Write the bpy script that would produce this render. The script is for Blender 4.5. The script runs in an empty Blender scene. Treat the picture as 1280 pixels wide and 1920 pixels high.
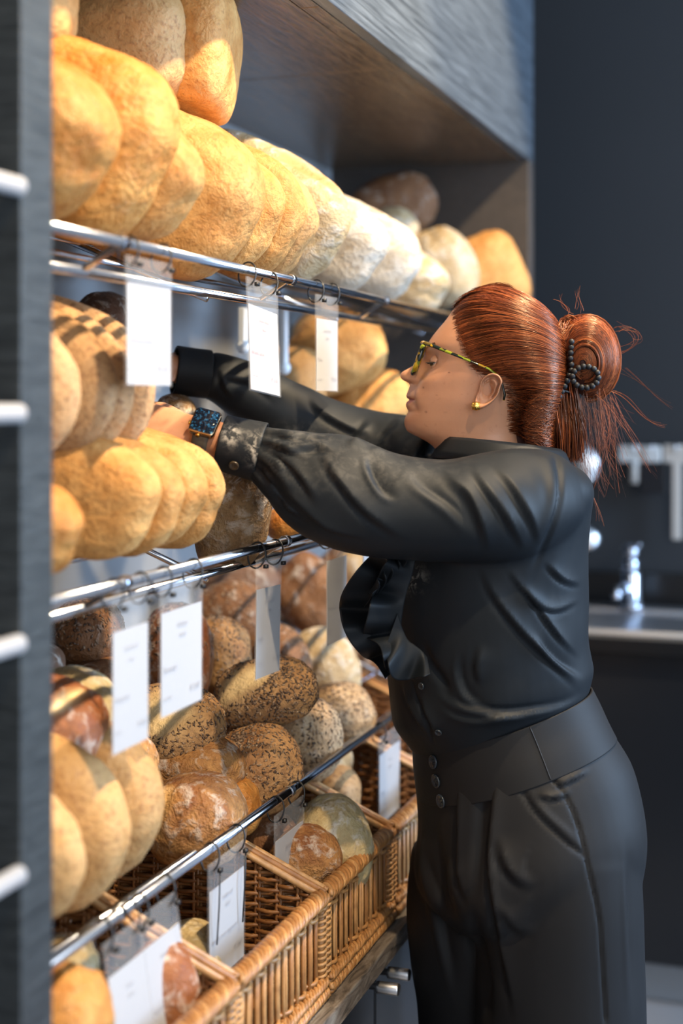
import bpy, bmesh, math, random
import numpy as np
from mathutils import Vector, Matrix, noise, Euler, Quaternion
from mathutils.bvhtree import BVHTree

scene = bpy.context.scene
COL = scene.collection
# ---------------------------------------------------------------- camera (50 mm, level, small downward lens shift)
ANG = math.radians(19.03)            # camera heading relative to the shelf direction (+Y)
CA, SA = math.cos(ANG), math.sin(ANG)
F, HZ, CH = 2667.0, 750.0, 1.45      # focal length (px of the 1280x1920 frame), horizon row, lens height
cam = bpy.data.cameras.new('camera')
cam.sensor_fit = 'VERTICAL'; cam.sensor_height = 36.0; cam.sensor_width = 24.0
cam.lens = 36.0 * F / 1920.0
cam.shift_y = -(960.0 - HZ) / 1920.0
cam.clip_start = 0.05
cam.dof.use_dof = True; cam.dof.focus_distance = 1.97; cam.dof.aperture_fstop = 1.9
cam_o = bpy.data.objects.new('camera', cam); COL.objects.link(cam_o)
cam_o.location = (0, 0, CH); cam_o.rotation_euler = (math.pi/2, 0, ANG)
scene.camera = cam_o

# ---------------------------------------------------------------- light
vs = scene.view_settings
vs.view_transform = 'Standard'; vs.look = 'None'; vs.gamma = 1.0; vs.use_curve_mapping = False
vs.exposure = 0.75
world = bpy.data.worlds.new('world'); scene.world = world; world.use_nodes = True
wb = world.node_tree.nodes['Background']
wb.inputs[0].default_value = (0.88, 0.94, 1.0, 1); wb.inputs[1].default_value = 0.40

def light(name, kind, loc, target, energy, color, **kw):
    l = bpy.data.lights.new(name, kind); l.energy = energy; l.color = color
    for k, v in kw.items(): setattr(l, k, v)
    o = bpy.data.objects.new(name, l); COL.objects.link(o); o.location = loc
    o.rotation_euler = (Vector(target) - Vector(loc)).to_track_quat('-Z', 'Y').to_euler()
    return o
WARM = (1.0, 0.77, 0.49)
for (ly, e) in ((0.95, 112), (1.75, 112), (2.55, 104)):
    light('ceiling_spot_light', 'SPOT', (0.16, ly, 2.80), (-0.92, ly + .10, 1.45), e*1.0, WARM,
          spot_size=math.radians(70), spot_blend=.35, shadow_soft_size=.028)
# broad cool daylight from the shop front, behind and to the right of the photographer
light('daylight_front', 'AREA', (2.3, -1.2, 2.1), (-.4, 2.2, 1.2), 36, (.90, .95, 1.0), shape='RECTANGLE', size=2.2, size_y=2.0)
light('daylight_side', 'AREA', (2.6, 2.9, 2.0), (-.2, 2.1, 1.1), 120, (.48, .70, 1.0), shape='RECTANGLE', size=1.0, size_y=1.6)

# ---------------------------------------------------------------- projection helpers
def W(px, py, Y):
    X = (px - 640.0)/F*Y; Z = CH + (HZ - py)/F*Y
    return Vector((X*CA - Y*SA, X*SA + Y*CA, Z))
def Wx(px, py, x):
    t = (px - 640.0)/F
    return W(px, py, x/(t*CA - SA))
def Wy(px, py, y):
    t = (px - 640.0)/F
    return W(px, py, y/(t*SA + CA))
def proj(P):
    """world array (n,3) -> px, py, depth"""
    P = np.asarray(P, float)
    X = P[:, 0]*CA + P[:, 1]*SA; Y = -P[:, 0]*SA + P[:, 1]*CA
    return 640 + F*X/Y, HZ - F*(P[:, 2]-CH)/Y, Y
RGT = Vector((CA, SA, 0)); FWD = Vector((-SA, CA, 0)); UP = Vector((0, 0, 1))
VIEWROT = Matrix((RGT, FWD, UP)).transposed().to_4x4()

# ---------------------------------------------------------------- object helpers
def link(o, parent=None):
    COL.objects.link(o)
    if parent is not None: o.parent = parent
    return o
def tag(o, label=None, cat=None, group=None, kind=None):
    if label: o['label'] = label
    if cat: o['category'] = cat
    if group: o['group'] = group
    if kind: o['kind'] = kind
    return o
def empty(name, loc=(0, 0, 0), rot=None):
    o = bpy.data.objects.new(name, None); link(o); o.location = loc; o.empty_display_size = .05
    if rot is not None: o.rotation_euler = rot
    return o
class MB:
    """collects shapes into one mesh"""
    def __init__(s): s.v = []; s.f = []
    def add(s, vs_, fs_):
        n = len(s.v); s.v.extend([tuple(v) for v in vs_]); s.f.extend([tuple(i+n for i in f) for f in fs_]); return s
    def box(s, lo, hi, M=None):
        x0, y0, z0 = lo; x1, y1, z1 = hi
        vv = [Vector(p) for p in ((x0,y0,z0),(x1,y0,z0),(x1,y1,z0),(x0,y1,z0),(x0,y0,z1),(x1,y0,z1),(x1,y1,z1),(x0,y1,z1))]
        if M is not None: vv = [M @ v for v in vv]
        return s.add(vv, [(0,3,2,1),(4,5,6,7),(0,1,5,4),(1,2,6,5),(2,3,7,6),(3,0,4,7)])
    def tube(s, pts, r, n=8, closed=False, caps=True, flat=None):
        pts = [Vector(p) for p in pts]; k = len(pts)
        rs = r if isinstance(r, (list, tuple)) else [r]*k
        t0 = (pts[1]-pts[0]).normalized()
        ref = Vector((0,0,1)) if abs(t0.z) < .9 else Vector((1,0,0))
        u = t0.cross(ref).normalized(); vv = []
        for i in range(k):
            if closed: t = (pts[(i+1) % k]-pts[i-1]).normalized()
            else: t = (pts[min(i+1, k-1)]-pts[max(i-1, 0)]).normalized()
            u = u - t*u.dot(t)
            if u.length < 1e-6: u = t.orthogonal()
            u.normalize(); w = t.cross(u)
            for j in range(n):
                a = 2*math.pi*j/n
                ca_, sa_ = math.cos(a), math.sin(a)
                if flat: sa_ *= flat
                vv.append(pts[i] + (u*ca_ + w*sa_)*rs[i])
        ff = []
        for i in range(k if closed else k-1):
            a, b = i*n, ((i+1) % k)*n
            for j in range(n):
                j2 = (j+1) % n
                ff.append((a+j, a+j2, b+j2, b+j))
        if caps and not closed:
            ff.append(tuple(reversed(range(n)))); ff.append(tuple((k-1)*n+j for j in range(n)))
        return s.add(vv, ff)
    def lathe(s, prof, n=24, M=None):
        vv = []; ff = []; k = len(prof)
        for (r, z) in prof:
            for j in range(n):
                a = 2*math.pi*j/n; p = Vector((r*math.cos(a), r*math.sin(a), z))
                vv.append(M @ p if M is not None else p)
        for i in range(k-1):
            for j in range(n):
                j2 = (j+1) % n; ff.append((i*n+j, i*n+j2, (i+1)*n+j2, (i+1)*n+j))
        ff.append(tuple(reversed(range(n)))); ff.append(tuple((k-1)*n+j for j in range(n)))
        return s.add(vv, ff)
    def sphere(s, c, r, nu=12, nv=8, sc=(1, 1, 1)):
        prof = [(max(1e-4, math.sin(math.pi*i/nv))*r, -math.cos(math.pi*i/nv)*r) for i in range(nv+1)]
        return s.lathe(prof, nu, Matrix.Translation(Vector(c)) @ Matrix.Diagonal((*sc, 1)))
    def grid(s, rows, closed=False):
        nr, nc = len(rows), len(rows[0]); vv = [p for r in rows for p in r]; ff = []
        for i in range(nr-1):
            for j in range(nc if closed else nc-1):
                j2 = (j+1) % nc; ff.append((i*nc+j, i*nc+j2, (i+1)*nc+j2, (i+1)*nc+j))
        return s.add(vv, ff)
    def build(s, name, m, parent=None, smooth=True, bevel=0, solid=0, sub=0, offset=0):
        me = bpy.data.meshes.new(name); me.from_pydata(s.v, [], s.f); me.update()
        if m is not None: me.materials.append(m)
        for p in me.polygons: p.use_smooth = smooth
        o = bpy.data.objects.new(name, me); link(o, parent)
        if solid: md = o.modifiers.new('s', 'SOLIDIFY'); md.thickness = solid; md.offset = offset
        if bevel:
            md = o.modifiers.new('b', 'BEVEL'); md.width = bevel; md.segments = 2; md.limit_method = 'ANGLE'
        if sub: md = o.modifiers.new('u', 'SUBSURF'); md.levels = sub; md.render_levels = sub
        return o
def boxo(name, lo, hi, m, parent=None, bevel=.002):
    return MB().box(lo, hi).build(name, m, parent, smooth=False, bevel=bevel)
def interp(x, table):
    xs = [t[0] for t in table]; ys = [t[1] for t in table]
    return np.interp(x, xs, ys)
def smooth_interp(x, table):
    """monotone-ish cubic (Catmull-Rom on the table) evaluated on array x"""
    xs = np.array([t[0] for t in table], float); ys = np.array([t[1] for t in table], float)
    m = np.gradient(ys, xs); x = np.clip(np.asarray(x, float), xs[0], xs[-1])
    i = np.clip(np.searchsorted(xs, x, side='right')-1, 0, len(xs)-2)
    h = xs[i+1]-xs[i]; t = (x-xs[i])/h
    return ((2*t**3-3*t**2+1)*ys[i] + (t**3-2*t**2+t)*h*m[i] + (-2*t**3+3*t**2)*ys[i+1] + (t**3-t**2)*h*m[i+1])

# ---------------------------------------------------------------- materials
class NT:
    def __init__(s, name):
        s.m = bpy.data.materials.new(name); s.m.use_nodes = True; s.t = s.m.node_tree
        s.b = s.t.nodes['Principled BSDF']
    def n(s, typ, **kw):
        nd = s.t.nodes.new(typ)
        for k, v in kw.items(): setattr(nd, k, v)
        return nd
    def l(s, a, b): s.t.links.new(a, b)
    def set(s, **kw):
        for k, v in kw.items():
            k = k.replace('_', ' ')
            s.b.inputs[k].default_value = v
        return s
    def coord(s, scale=(1, 1, 1), kind='Object', rnd=True):
        tc = s.n('ShaderNodeTexCoord'); mp = s.n('ShaderNodeMapping'); mp.inputs['Scale'].default_value = scale
        s.l(tc.outputs[kind], mp.inputs['Vector'])
        if rnd:
            oi = s.n('ShaderNodeObjectInfo'); mu = s.n('ShaderNodeMath', operation='MULTIPLY'); mu.inputs[1].default_value = 37.0
            s.l(oi.outputs['Random'], mu.inputs[0]); s.l(mu.outputs[0], mp.inputs['Location'])
        return mp.outputs[0]
    def noise(s, vec, scale, detail=4, rough=.55, dist=0):
        nd = s.n('ShaderNodeTexNoise'); nd.inputs['Scale'].default_value = scale; nd.inputs['Detail'].default_value = detail
        nd.inputs['Roughness'].default_value = rough; nd.inputs['Distortion'].default_value = dist
        s.l(vec, nd.inputs['Vector']); return nd.outputs['Fac']
    def ramp(s, fac, stops):
        nd = s.n('ShaderNodeValToRGB'); e = nd.color_ramp.elements
        while len(e) < len(stops): e.new(.5)
        for el, (p, c) in zip(e, stops):
            el.position = p; el.color = (*c, 1) if len(c) == 3 else c
        s.l(fac, nd.inputs[0]); return nd.outputs[0]
    def mix(s, fac, a, b, mode='MIX'):
        nd = s.n('ShaderNodeMix', data_type='RGBA', blend_type=mode)
        for inp, v in ((nd.inputs[0], fac), (nd.inputs[6], a), (nd.inputs[7], b)):
            if hasattr(v, 'is_linked') or hasattr(v, 'links'): s.l(v, inp)
            elif isinstance(v, (int, float)): inp.default_value = v
            else: inp.default_value = (*v, 1)
        return nd.outputs[2]
    def math(s, op, a, b=None):
        nd = s.n('ShaderNodeMath', operation=op)
        for i, v in enumerate((a, b)):
            if v is None: continue
            if isinstance(v, (int, float)): nd.inputs[i].default_value = v
            else: s.l(v, nd.inputs[i])
        return nd.outputs[0]
    def bump(s, h, strength=.3, dist=.002, prev=None):
        nd = s.n('ShaderNodeBump'); nd.inputs['Strength'].default_value = strength; nd.inputs['Distance'].default_value = dist
        s.l(h, nd.inputs['Height'])
        if prev is not None: s.l(prev, nd.inputs['Normal'])
        s.l(nd.outputs[0], s.b.inputs['Normal']); return nd.outputs[0]
    def color(s, v):
        if isinstance(v, (tuple, list)): s.b.inputs['Base Color'].default_value = (*v, 1)
        else: s.l(v, s.b.inputs['Base Color'])
        return s
def flat(name, col, rough=.5, metal=0.0, **kw):
    t = NT(name); t.color(col); t.set(Roughness=rough, Metallic=metal, **kw); return t.m

def wood_dark(name, c0, c1, rough, scale):
    t = NT(name); v = t.coord(scale, rnd=False)
    n1 = t.noise(v, 1.0, 6, .6, .6)
    t.color(t.ramp(n1, [(.3, c0), (.7, c1)])); t.set(Roughness=rough)
    t.bump(n1, .55, .0022); return t.m
M_PANEL = wood_dark('black_grained_panel', (.012, .0145, .0165), (.052, .060, .066), .36, (22, 22, 230))
M_FASCIA = wood_dark('black_grained_fascia', (.022, .028, .036), (.12, .145, .175), .30, (30, 5, 190))
M_SOFFIT = wood_dark('dark_soffit_board', (.085, .060, .040), (.20, .135, .080), .20, (120, 14, 40))
M_ENDPANEL = wood_dark('dark_end_panel', (.045, .038, .034), (.072, .060, .053), .45, (60, 60, 200))
def wall_mat(name, c, rough=.8):
    t = NT(name); v = t.coord(rnd=False); n1 = t.noise(v, 90, 3)
    t.color(t.mix(t.noise(v, 2.5, 2), tuple(x*.9 for x in c), tuple(x*1.1 for x in c))); t.set(Roughness=rough); t.bump(n1, .08, .001); return t.m
M_WALL = wall_mat('charcoal_wall', (.020, .0215, .025), .6)
M_BACK = wall_mat('grey_shelf_back', (.27, .285, .305), .5)
M_CEIL = wall_mat('white_ceiling', (.55, .55, .54))
M_FLOOR = wall_mat('grey_floor_tiles', (.20, .20, .21), .35)
M_LIGHTWALL = wall_mat('pale_shop_wall', (.45, .45, .45))
M_BLACK = flat('black_laminate', (.012, .013, .016), .28)
M_CHROME = flat('chrome', (.50, .53, .60), .14, 1.0)
M_STEEL = flat('brushed_steel', (.78, .78, .80), .32, 1.0)
def counter_mat():
    t = NT('worn_wood_counter'); v = t.coord((30, 6, 30), rnd=False); n1 = t.noise(v, 2.0, 8, .7, 1.2)
    t.color(t.ramp(n1, [(.35, (.03, .024, .018)), (.5, (.13, .10, .075)), (.72, (.26, .23, .19))])); t.set(Roughness=.6); t.bump(n1, .6, .003); return t.m
M_COUNTER = counter_mat()

# ---------------------------------------------------------------- setting
XF = -0.678          # front plane of the shelf unit
XR = -0.728          # plane of the front rails
XB = -1.172          # back board
Y0, Y1 = 1.1515, 3.323
ZS = 2.018           # soffit
def struct(o): o['kind'] = 'structure'; return o
struct(boxo('floor', (-1.6, -2.2, -.05), (3.2, 4.3, 0), M_FLOOR, bevel=0))
struct(boxo('ceiling', (-1.6, -2.2, 3.0), (3.2, 4.3, 3.05), M_CEIL, bevel=0))
struct(boxo('wall_left', (-1.30, -2.2, 0), (-1.20, 4.3, 3.0), M_WALL, bevel=0))
struct(boxo('wall_back', (-1.20, 4.03, 0), (3.2, 4.12, 3.0), M_WALL, bevel=0))

shelf = empty('bread_shelving', (XB, Y0, 0))
tag(shelf, 'tall dark wood bread shelving unit with grey back and overhanging canopy', 'shelving')
def spart(name, lo, hi, m, bevel=.0015, label=None):
    o = MB().box(Vector(lo)-shelf.location, Vector(hi)-shelf.location).build(name, m, shelf, smooth=False, bevel=bevel)
    if label: o['label'] = label
    return o
spart('side_panel', (XB-.02, 1.097, 0), (XF, Y0, 2.6), M_PANEL, label='black grained near side panel')
spart('side_panel', (XB-.02, Y1, 0), (XF, Y1+.055, ZS), M_ENDPANEL, label='dark brown far end panel')
spart('back_board', (XB-.02, Y0, 0), (XB, Y1, ZS), M_BACK, bevel=0, label='grey back board')
spart('fascia', (XF-.022, Y0, ZS+.001), (XF, Y1+.055-.10, 2.72), M_FASCIA, label='black wood grain canopy front')
spart('fascia', (XF-.022, Y1+.055-.099, ZS+.001), (XF, Y1+.055, 2.72), M_FASCIA)
# soffit boards with narrow seams
for (xa, xb_, ya, yb) in ((XB, XF-.052, Y0, 2.33), (XB, XF-.052, 2.3325, Y1), (XF-.0505, XF-.0225, Y0, 1.93), (XF-.0505, XF-.0225, 1.932, Y1)):
    spart('soffit_board', (xa, ya, ZS), (xb_, yb, ZS+.02), M_SOFFIT, bevel=.001)
spart('canopy_top', (XB, Y0, 2.66), (XF-.022, Y1, 2.70), M_PANEL)

# base cabinet under the baskets
ZC = 0.648
base = empty('base_cabinet', (XF, Y0, 0)); tag(base, 'black low cupboard with a worn wooden top under the wicker baskets', 'cabinet')
def bpart(name, lo, hi, m, bevel=.002, parent=None, label=None):
    org = base.location
    o = MB().box(Vector(lo)-org, Vector(hi)-org).build(name, m, parent or base, smooth=False, bevel=bevel)
    if label: o['label'] = label
    return o
bpart('body', (XB, Y0+.001, .08), (-.662, Y1-.001, ZC-.032), M_BLACK)
bpart('plinth', (XB, Y0+.001, 0), (-.69, Y1-.001, .08), M_BLACK)
bpart('worktop', (XB, Y0+.001, ZC-.03), (-.618, Y1-.001, ZC), M_COUNTER, label='worn weathered wooden top edge')
dy = (Y1-Y0)/5
for i in range(5):
    ya = Y0+.004+i*dy; yb = Y0-.004+(i+1)*dy
    d = bpart('cupboard_door', (-.662, ya, .09), (-.644, yb, .612), M_BLACK)
    yk = (yb-.024) if i % 2 else (ya+.024)
    mb = MB(); Mx = Matrix.Translation(Vector((-.644, yk, .588))-base.location) @ Matrix.Rotation(math.pi/2, 4, 'Y')
    mb.lathe([(.005, 0), (.005, .010), (.0085, .012), (.009, .016), (.009, .044), (.008, .046)], 16, Mx)
    k_ = mb.build('knob', M_STEEL, d); k_['label'] = 'steel knob'

# rails of the neighbouring unit that butt against the near panel
nei_labels = ['second chrome rail down on the black panel at the left edge', 'third chrome rail down on the black panel at the left edge',
              'lowest chrome rail on the black panel at the left edge', 'topmost chrome rail on the black panel at the left edge']
for k, py in enumerate((775, 1207, 1640, 350)):
    p = Wy(35, py, 1.097)
    mb = MB(); mb.tube([(p.x, 1.0975, p.z), (p.x, .35, p.z)], .0085, 16)
    o = mb.build('chrome_rail', flat('bright_satin_steel', (.80, .80, .82), .38, .55)); tag(o, nei_labels[k], 'rail', 'chrome rails of the neighbouring rack')
struct(boxo('wall_shelf_near', (-1.2, -2.2, 0), (-1.18, 1.09, 3.0), M_PANEL, bevel=0))

# ---------------------------------------------------------------- back counter with sink
ctr = empty('sink_counter', (-.48, 3.43, 0)); tag(ctr, 'black counter with inset steel sink along the charcoal back wall', 'counter')
def cpart(name, lo, hi, m, bevel=.003, label=None):
    o = MB().box(Vector(lo)-ctr.location, Vector(hi)-ctr.location).build(name, m, ctr, smooth=False, bevel=bevel)
    if label: o['label'] = label
    return o
cpart('body', (-1.195, 3.46, .10), (2.4, 4.02, .845), M_BLACK)
cpart('plinth', (-1.195, 3.50, 0), (2.4, 4.02, .10), flat('grey_plinth', (.25, .27, .30), .4))
cpart('worktop', (-1.195, 3.43, .845), (2.4, 4.02, .88), flat('black_worktop', (.008, .008, .009), .3))
cpart('upstand', (-1.195, 4.0, .88), (2.4, 4.02, .97), flat('black_upstand', (.010, .009, .009), .3))
def sink():
    mb = MB(); x0, x1, y0, y1 = -.90, -.06, 3.47, 3.93; z = .8815
    outer = [(x0, y0), (x1, y0), (x1, y1), (x0, y1)]; b = .035
    inn = [(x0+b, y0+b), (x1-b, y0+b), (x1-b, y1-b*2.2), (x0+b, y1-b*2.2)]
    V = [(x, y, z) for x, y in outer] + [(x, y, z+.012) for x, y in [(a+(.006 if a < -.5 else -.006), c+(.006 if c < 3.7 else -.006)) for a, c in outer]] \
        + [(x, y, z+.010) for x, y in inn] + [(x, y, z-.0005) for x, y in inn]
    V = [Vector(v)-ctr.location for v in V]; fs = []
    for k in range(3):
        for i in range(4):
            j = (i+1) % 4; fs.append((k*4+i, k*4+j, k*4+4+j, k*4+4+i))
    fs.append((12, 13, 14, 15)); mb.add(V, fs)
    o = mb.build('sink', M_STEEL, ctr, smooth=False, bevel=.004); o['label'] = 'steel sink with a raised bright rim'
sink()
tp = Wy(1182, 1150, 3.86); tp.z = .8925
tap = empty('mixer_tap', tp); tag(tap, 'short chrome mixer tap standing at the back of the sink', 'tap')
mb = MB(); mb.lathe([(.034, 0), (.034, .01), (.029, .014), (.027, .09), (.024, .10)], 24); mb.build('tap_body', M_CHROME, tap)
mb = MB(); mb.lathe([(.019, .10), (.022, .108), (.023, .125), (.014, .137)], 24); mb.sphere((0, 0, .152), .024)
mb.tube([(0, 0, .158), (.03, -.05, .175)], .006); mb.build('tap_lever', M_CHROME, tap)
mb = MB(); mb.tube([(0, -.015, .05), (-.01, -.08, .065), (-.016, -.14, .062), (-.018, -.155, .045)], [.014, .013, .011, .011], 14); mb.build('spout', M_CHROME, tap)

# utensil rail and utensils
M_PALE = flat('pale_utensil_plastic', (.62, .60, .58), .35)
M_BEIGE = flat('beige_wood_utensil', (.55, .48, .42), .45)
rl = Wy(1200, 838, 4.0)
mb = MB(); mb.tube([(rl.x-.26, 4.0, rl.z), (rl.x+.34, 4.0, rl.z)], .007, 10)
for dx in (-.24, .1, .32): mb.tube([(rl.x+dx, 4.0, rl.z), (rl.x+dx, 4.03, rl.z)], .006, 8)
ur = mb.build('utensil_rail', flat('black_metal', (.01, .01, .012), .4)); tag(ur, 'thin black rail on the charcoal back wall carrying hanging utensils', 'rail')
def utensil(px, top, bot, kind, m, label):
    a = Wy(px, top, 3.985); b_ = Wy(px, bot, 3.985)
    e = empty(kind, a); L = a.z-b_.z
    h = MB(); h.tube([(0, .003, rl.z-a.z+.010), (0, -.011, rl.z-a.z+.004), (0, -.010, -.02)], .003, 8); h.build('hook', M_STEEL, e)
    if kind == 'spatula':
        mb = MB(); mb.box((-.013, -.006, -L), (.013, .006, -.045)); mb.build('handle', m, e, smooth=False, bevel=.004)
        mb = MB(); mb.box((-.035, -.004, -.05), (.035, .004, -.0)); mb.build('blade', m, e, smooth=False, bevel=.003)
    elif kind == 'dough_scraper':
        mb = MB(); mb.box((-.045, -.004, -.045), (.045, .004, 0)); mb.build('blade', m, e, smooth=False, bevel=.003)
        mb = MB(); mb.tube([(0, 0, -.04), (0, 0, -L)], .015, 12); mb.build('handle', m, e)
    elif kind == 'brush':
        mb = MB(); mb.box((-.022, -.012, -.045), (.022, .012, 0)); mb.build('handle', m, e, smooth=False, bevel=.004)
        mb = MB(); mb.box((-.036, -.016, -L), (.036, .016, -.045)); mb.build('bristles', M_BLACK, e, smooth=False, bevel=.003)
    elif kind == 'ladle':
        mb = MB(); mb.tube([(0, 0, -.01), (0, 0, -L+.05)], .006, 10); mb.build('handle', m, e)
        mb = MB(); mb.sphere((0, -.012, -L+.03), .048, 20, 12, (1, .55, .8)); mb.build('bowl', m, e)
    tag(e, label, 'utensil', 'utensils on the back wall rail')
utensil(1191, 836, 906, 'dough_scraper', M_PALE, 'pale broad headed scraper with a short handle hanging behind the hair strands')
utensil(1224, 836, 925, 'brush', M_PALE, 'black bristled brush hanging between the pale scraper and the long spatula')
utensil(1268, 834, 1012, 'spatula', M_BEIGE, 'long beige spatula hanging near the right picture edge')
utensil(1094, 838, 1030, 'ladle', M_STEEL, 'steel ladle hanging low just behind the woman\'s back')
sv = Wy(1082, 872, 3.99)
e = empty('strainer', sv); tag(e, 'round steel strainer hanging right behind the woman\'s shoulder', 'utensil', 'utensils on the back wall rail')
mb = MB(); mb.sphere((0, 0, 0), .062, 24, 12, (1, .35, 1)); mb.build('bowl', M_STEEL, e)
mb = MB(); mb.tube([(0, -.0, .055), (-.02, 0, .14)], .005, 8); mb.build('handle', M_STEEL, e)
# ================================================================ wire shelves
def yrail(px, x=None):
    return Wx(px, 700, XR if x is None else x).y
RZ = (1.621, 1.251, 0.895)
TILT = math.radians(22)
def wire_shelf(z, brackets, label, wires=True):
    org = Vector((XR, Y0, z)); e = empty('wire_shelf', org); tag(e, label, 'shelf', 'chrome wire bread shelves')
    L = Y1-Y0
    MB().tube([(0, .001, 0), (0, L-.001, 0)], .0062, 16).build('front_rail', M_CHROME, e)
    MB().tube([(-.05, .001, -.03), (-.05, L-.001, -.03)], .0062, 16).build('lower_rail', M_CHROME, e)
    for px in brackets:
        y = yrail(px)-Y0
        if not (0.01 < y < L-.01): continue
        mb = MB()
        d = Vector((-.05, 0, -.03)); q = Matrix.Translation((-.025, y, -.015)) @ Vector((1, 0, 0)).rotation_difference(d).to_matrix().to_4x4()
        mb.box((-.034, -.0065, -.003), (.036, .0065, .003), q)
        mb.tube([(0, y-.006, 0), (0, y+.006, 0)], .0085, 16)
        mb.build('bracket', M_CHROME, e, smooth=False, bevel=.0015)
    # tilted bars that the loaves lie on
    mb = MB()
    for i in range(1, 5):
        t = .05+i*.095
        mb.tube([(-t, .001, -.03+(t-.05)*math.tan(TILT)-.004), (-t, L-.001, -.03+(t-.05)*math.tan(TILT)-.004)], .004, 8)
    for y in np.linspace(.04, L-.04, 5):
        mb.tube([(-.05, y, -.038), (-.435, y, -.038+.385*math.tan(TILT))], .0045, 8)
    s = mb.build('support_bars', M_CHROME, e)
    return e
wire_shelf(RZ[0], (228, 545, 722), 'topmost chrome wire shelf carrying the pale golden loaves')
wire_shelf(RZ[1], (232, 535, 700), 'middle chrome wire shelf that the woman reaches into')
wire_shelf(RZ[2], (222, 543, 735), 'lowest chrome wire shelf carrying the dark seeded loaves')

# ================================================================ bread materials
def crust(name, light, dark, speck, flour=0.0, specks=.5, rough=.62, bumpy=.35, score=(.80, .58, .30), streak=1.0, edge=None):
    t = NT(name); v = t.coord((1, 1, 1)); vs_ = t.coord((1, streak, 1))
    gen = t.n('ShaderNodeTexCoord'); sep = t.n('ShaderNodeSeparateXYZ'); t.l(gen.outputs['Generated'], sep.inputs[0])
    big = t.noise(v, 14, 4, .6, .4); fine = t.noise(vs_, 160, 3, .6); mid = t.noise(vs_, 46, 5, .65, .5)
    # the oven browns the crown of a loaf, its flanks stay paler
    up = t.math('MULTIPLY', sep.outputs[2], .42)
    blot = t.noise(v, 34, 4, .62, .3)
    f = t.math('ADD', t.math('MULTIPLY', t.math('SUBTRACT', t.math('ADD', t.math('MULTIPLY', big, .55), t.math('MULTIPLY', blot, .45)), .5), 3.2), t.math('ADD', up, .22))
    col = t.mix(f, light, dark)
    sp = t.ramp(fine, [(.56-.05*specks, (0, 0, 0)), (.66, (1, 1, 1))])
    spm = t.math('MULTIPLY', sp, .75*specks)
    col = t.mix(spm, col, speck)
    if flour > 0:
        fl = t.ramp(mid, [(.62-flour*.30, (0, 0, 0)), (.74-flour*.22, (1, 1, 1))])
        fl2 = t.math('MULTIPLY', fl, t.math('MULTIPLY', t.ramp(sep.outputs[2], [(.15, (.25, .25, .25)), (.6, (1, 1, 1))]), min(1, .45+flour*.5)))
        col = t.mix(fl2, col, (.62, .57, .50))
    at = t.n('ShaderNodeAttribute', attribute_name='score')
    col = t.mix(at.outputs['Fac'], col, score)
    oi = t.n('ShaderNodeObjectInfo'); hv = t.n('ShaderNodeHueSaturation')
    t.l(t.math('ADD', t.math('MULTIPLY', oi.outputs['Random'], .26), .87), hv.inputs['Value']); t.l(col, hv.inputs['Color'])
    t.color(hv.outputs[0]); t.set(Roughness=rough); t.b.inputs['Specular IOR Level'].default_value = .28
    h = t.math('ADD', t.math('MULTIPLY', mid, 1.0), t.math('MULTIPLY', fine, .35))
    t.bump(h, min(1, bumpy*1.25), .010); return t.m
C_GOLD = crust('golden_crust', (.62, .35, .125), (.38, .150, .028), (.26, .11, .035), specks=.6, bumpy=.40)
C_ORANGE = crust('orange_glazed_crust', (.62, .33, .10), (.40, .120, .010), (.24, .09, .02), specks=.4, bumpy=.6, rough=.45)
C_TAN = crust('wholemeal_crust', (.50, .31, .155), (.40, .215, .085), (.19, .085, .04), specks=1.0, bumpy=.28)
C_WHEAT = crust('wheat_crust', (.52, .32, .14), (.40, .21, .07), (.26, .12, .05), specks=.8, bumpy=.35)
C_PALE = crust('floured_pale_crust', (.50, .39, .24), (.38, .25, .11), (.28, .18, .09), flour=.50, specks=.5, streak=.35, bumpy=.55, score=(.42, .22, .08))
C_GREY = crust('grey_floured_crust', (.46, .40, .32), (.38, .28, .18), (.22, .16, .11), flour=.60, specks=.5, streak=.35, bumpy=.45)
C_RYE = crust('dark_rye_crust', (.20, .105, .062), (.10, .050, .030), (.25, .17, .12), flour=.25, specks=.5, bumpy=.5)
C_BROWN = crust('brown_crust', (.26, .125, .055), (.14, .058, .024), (.07, .03, .015), flour=.22, specks=.6, bumpy=.5)
C_RED = crust('reddish_brown_crust', (.30, .115, .042), (.17, .052, .018), (.09, .03, .014), flour=.34, specks=.4, bumpy=.4, rough=.4)
C_RUSTIC = crust('rustic_crust', (.48, .25, .085), (.19, .066, .022), (.12, .05, .02), flour=.32, specks=.6, bumpy=.75, score=(.62, .36, .13))
C_SEED = crust('seeded_crust', (.46, .27, .115), (.20, .090, .034), (.12, .06, .03), specks=.8, bumpy=.55, score=(.70, .52, .27))
C_SEEDPALE = crust('pale_seeded_crust', (.56, .40, .24), (.42, .26, .13), (.16, .08, .04), specks=.9, bumpy=.5, flour=.15)
C_FLOUR = crust('dark_floured_crust', (.30, .185, .085), (.13, .062, .024), (.06, .03, .012), flour=.50, specks=.5, bumpy=.95)
C_OLIVE = crust('greenish_floured_crust', (.46, .38, .21), (.34, .235, .10), (.20, .13, .06), flour=.42, specks=.5, bumpy=.5)
def seed_mat():
    t = NT('seeds'); g = t.n('ShaderNodeNewGeometry')
    t.color(t.ramp(g.outputs['Random Per Island'], [(.0, (.035, .020, .014)), (.45, (.09, .052, .032)), (.75, (.22, .14, .085)), (1, (.34, .24, .15))]))
    t.set(Roughness=.45); return t.m
M_SEED = seed_mat()

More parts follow.
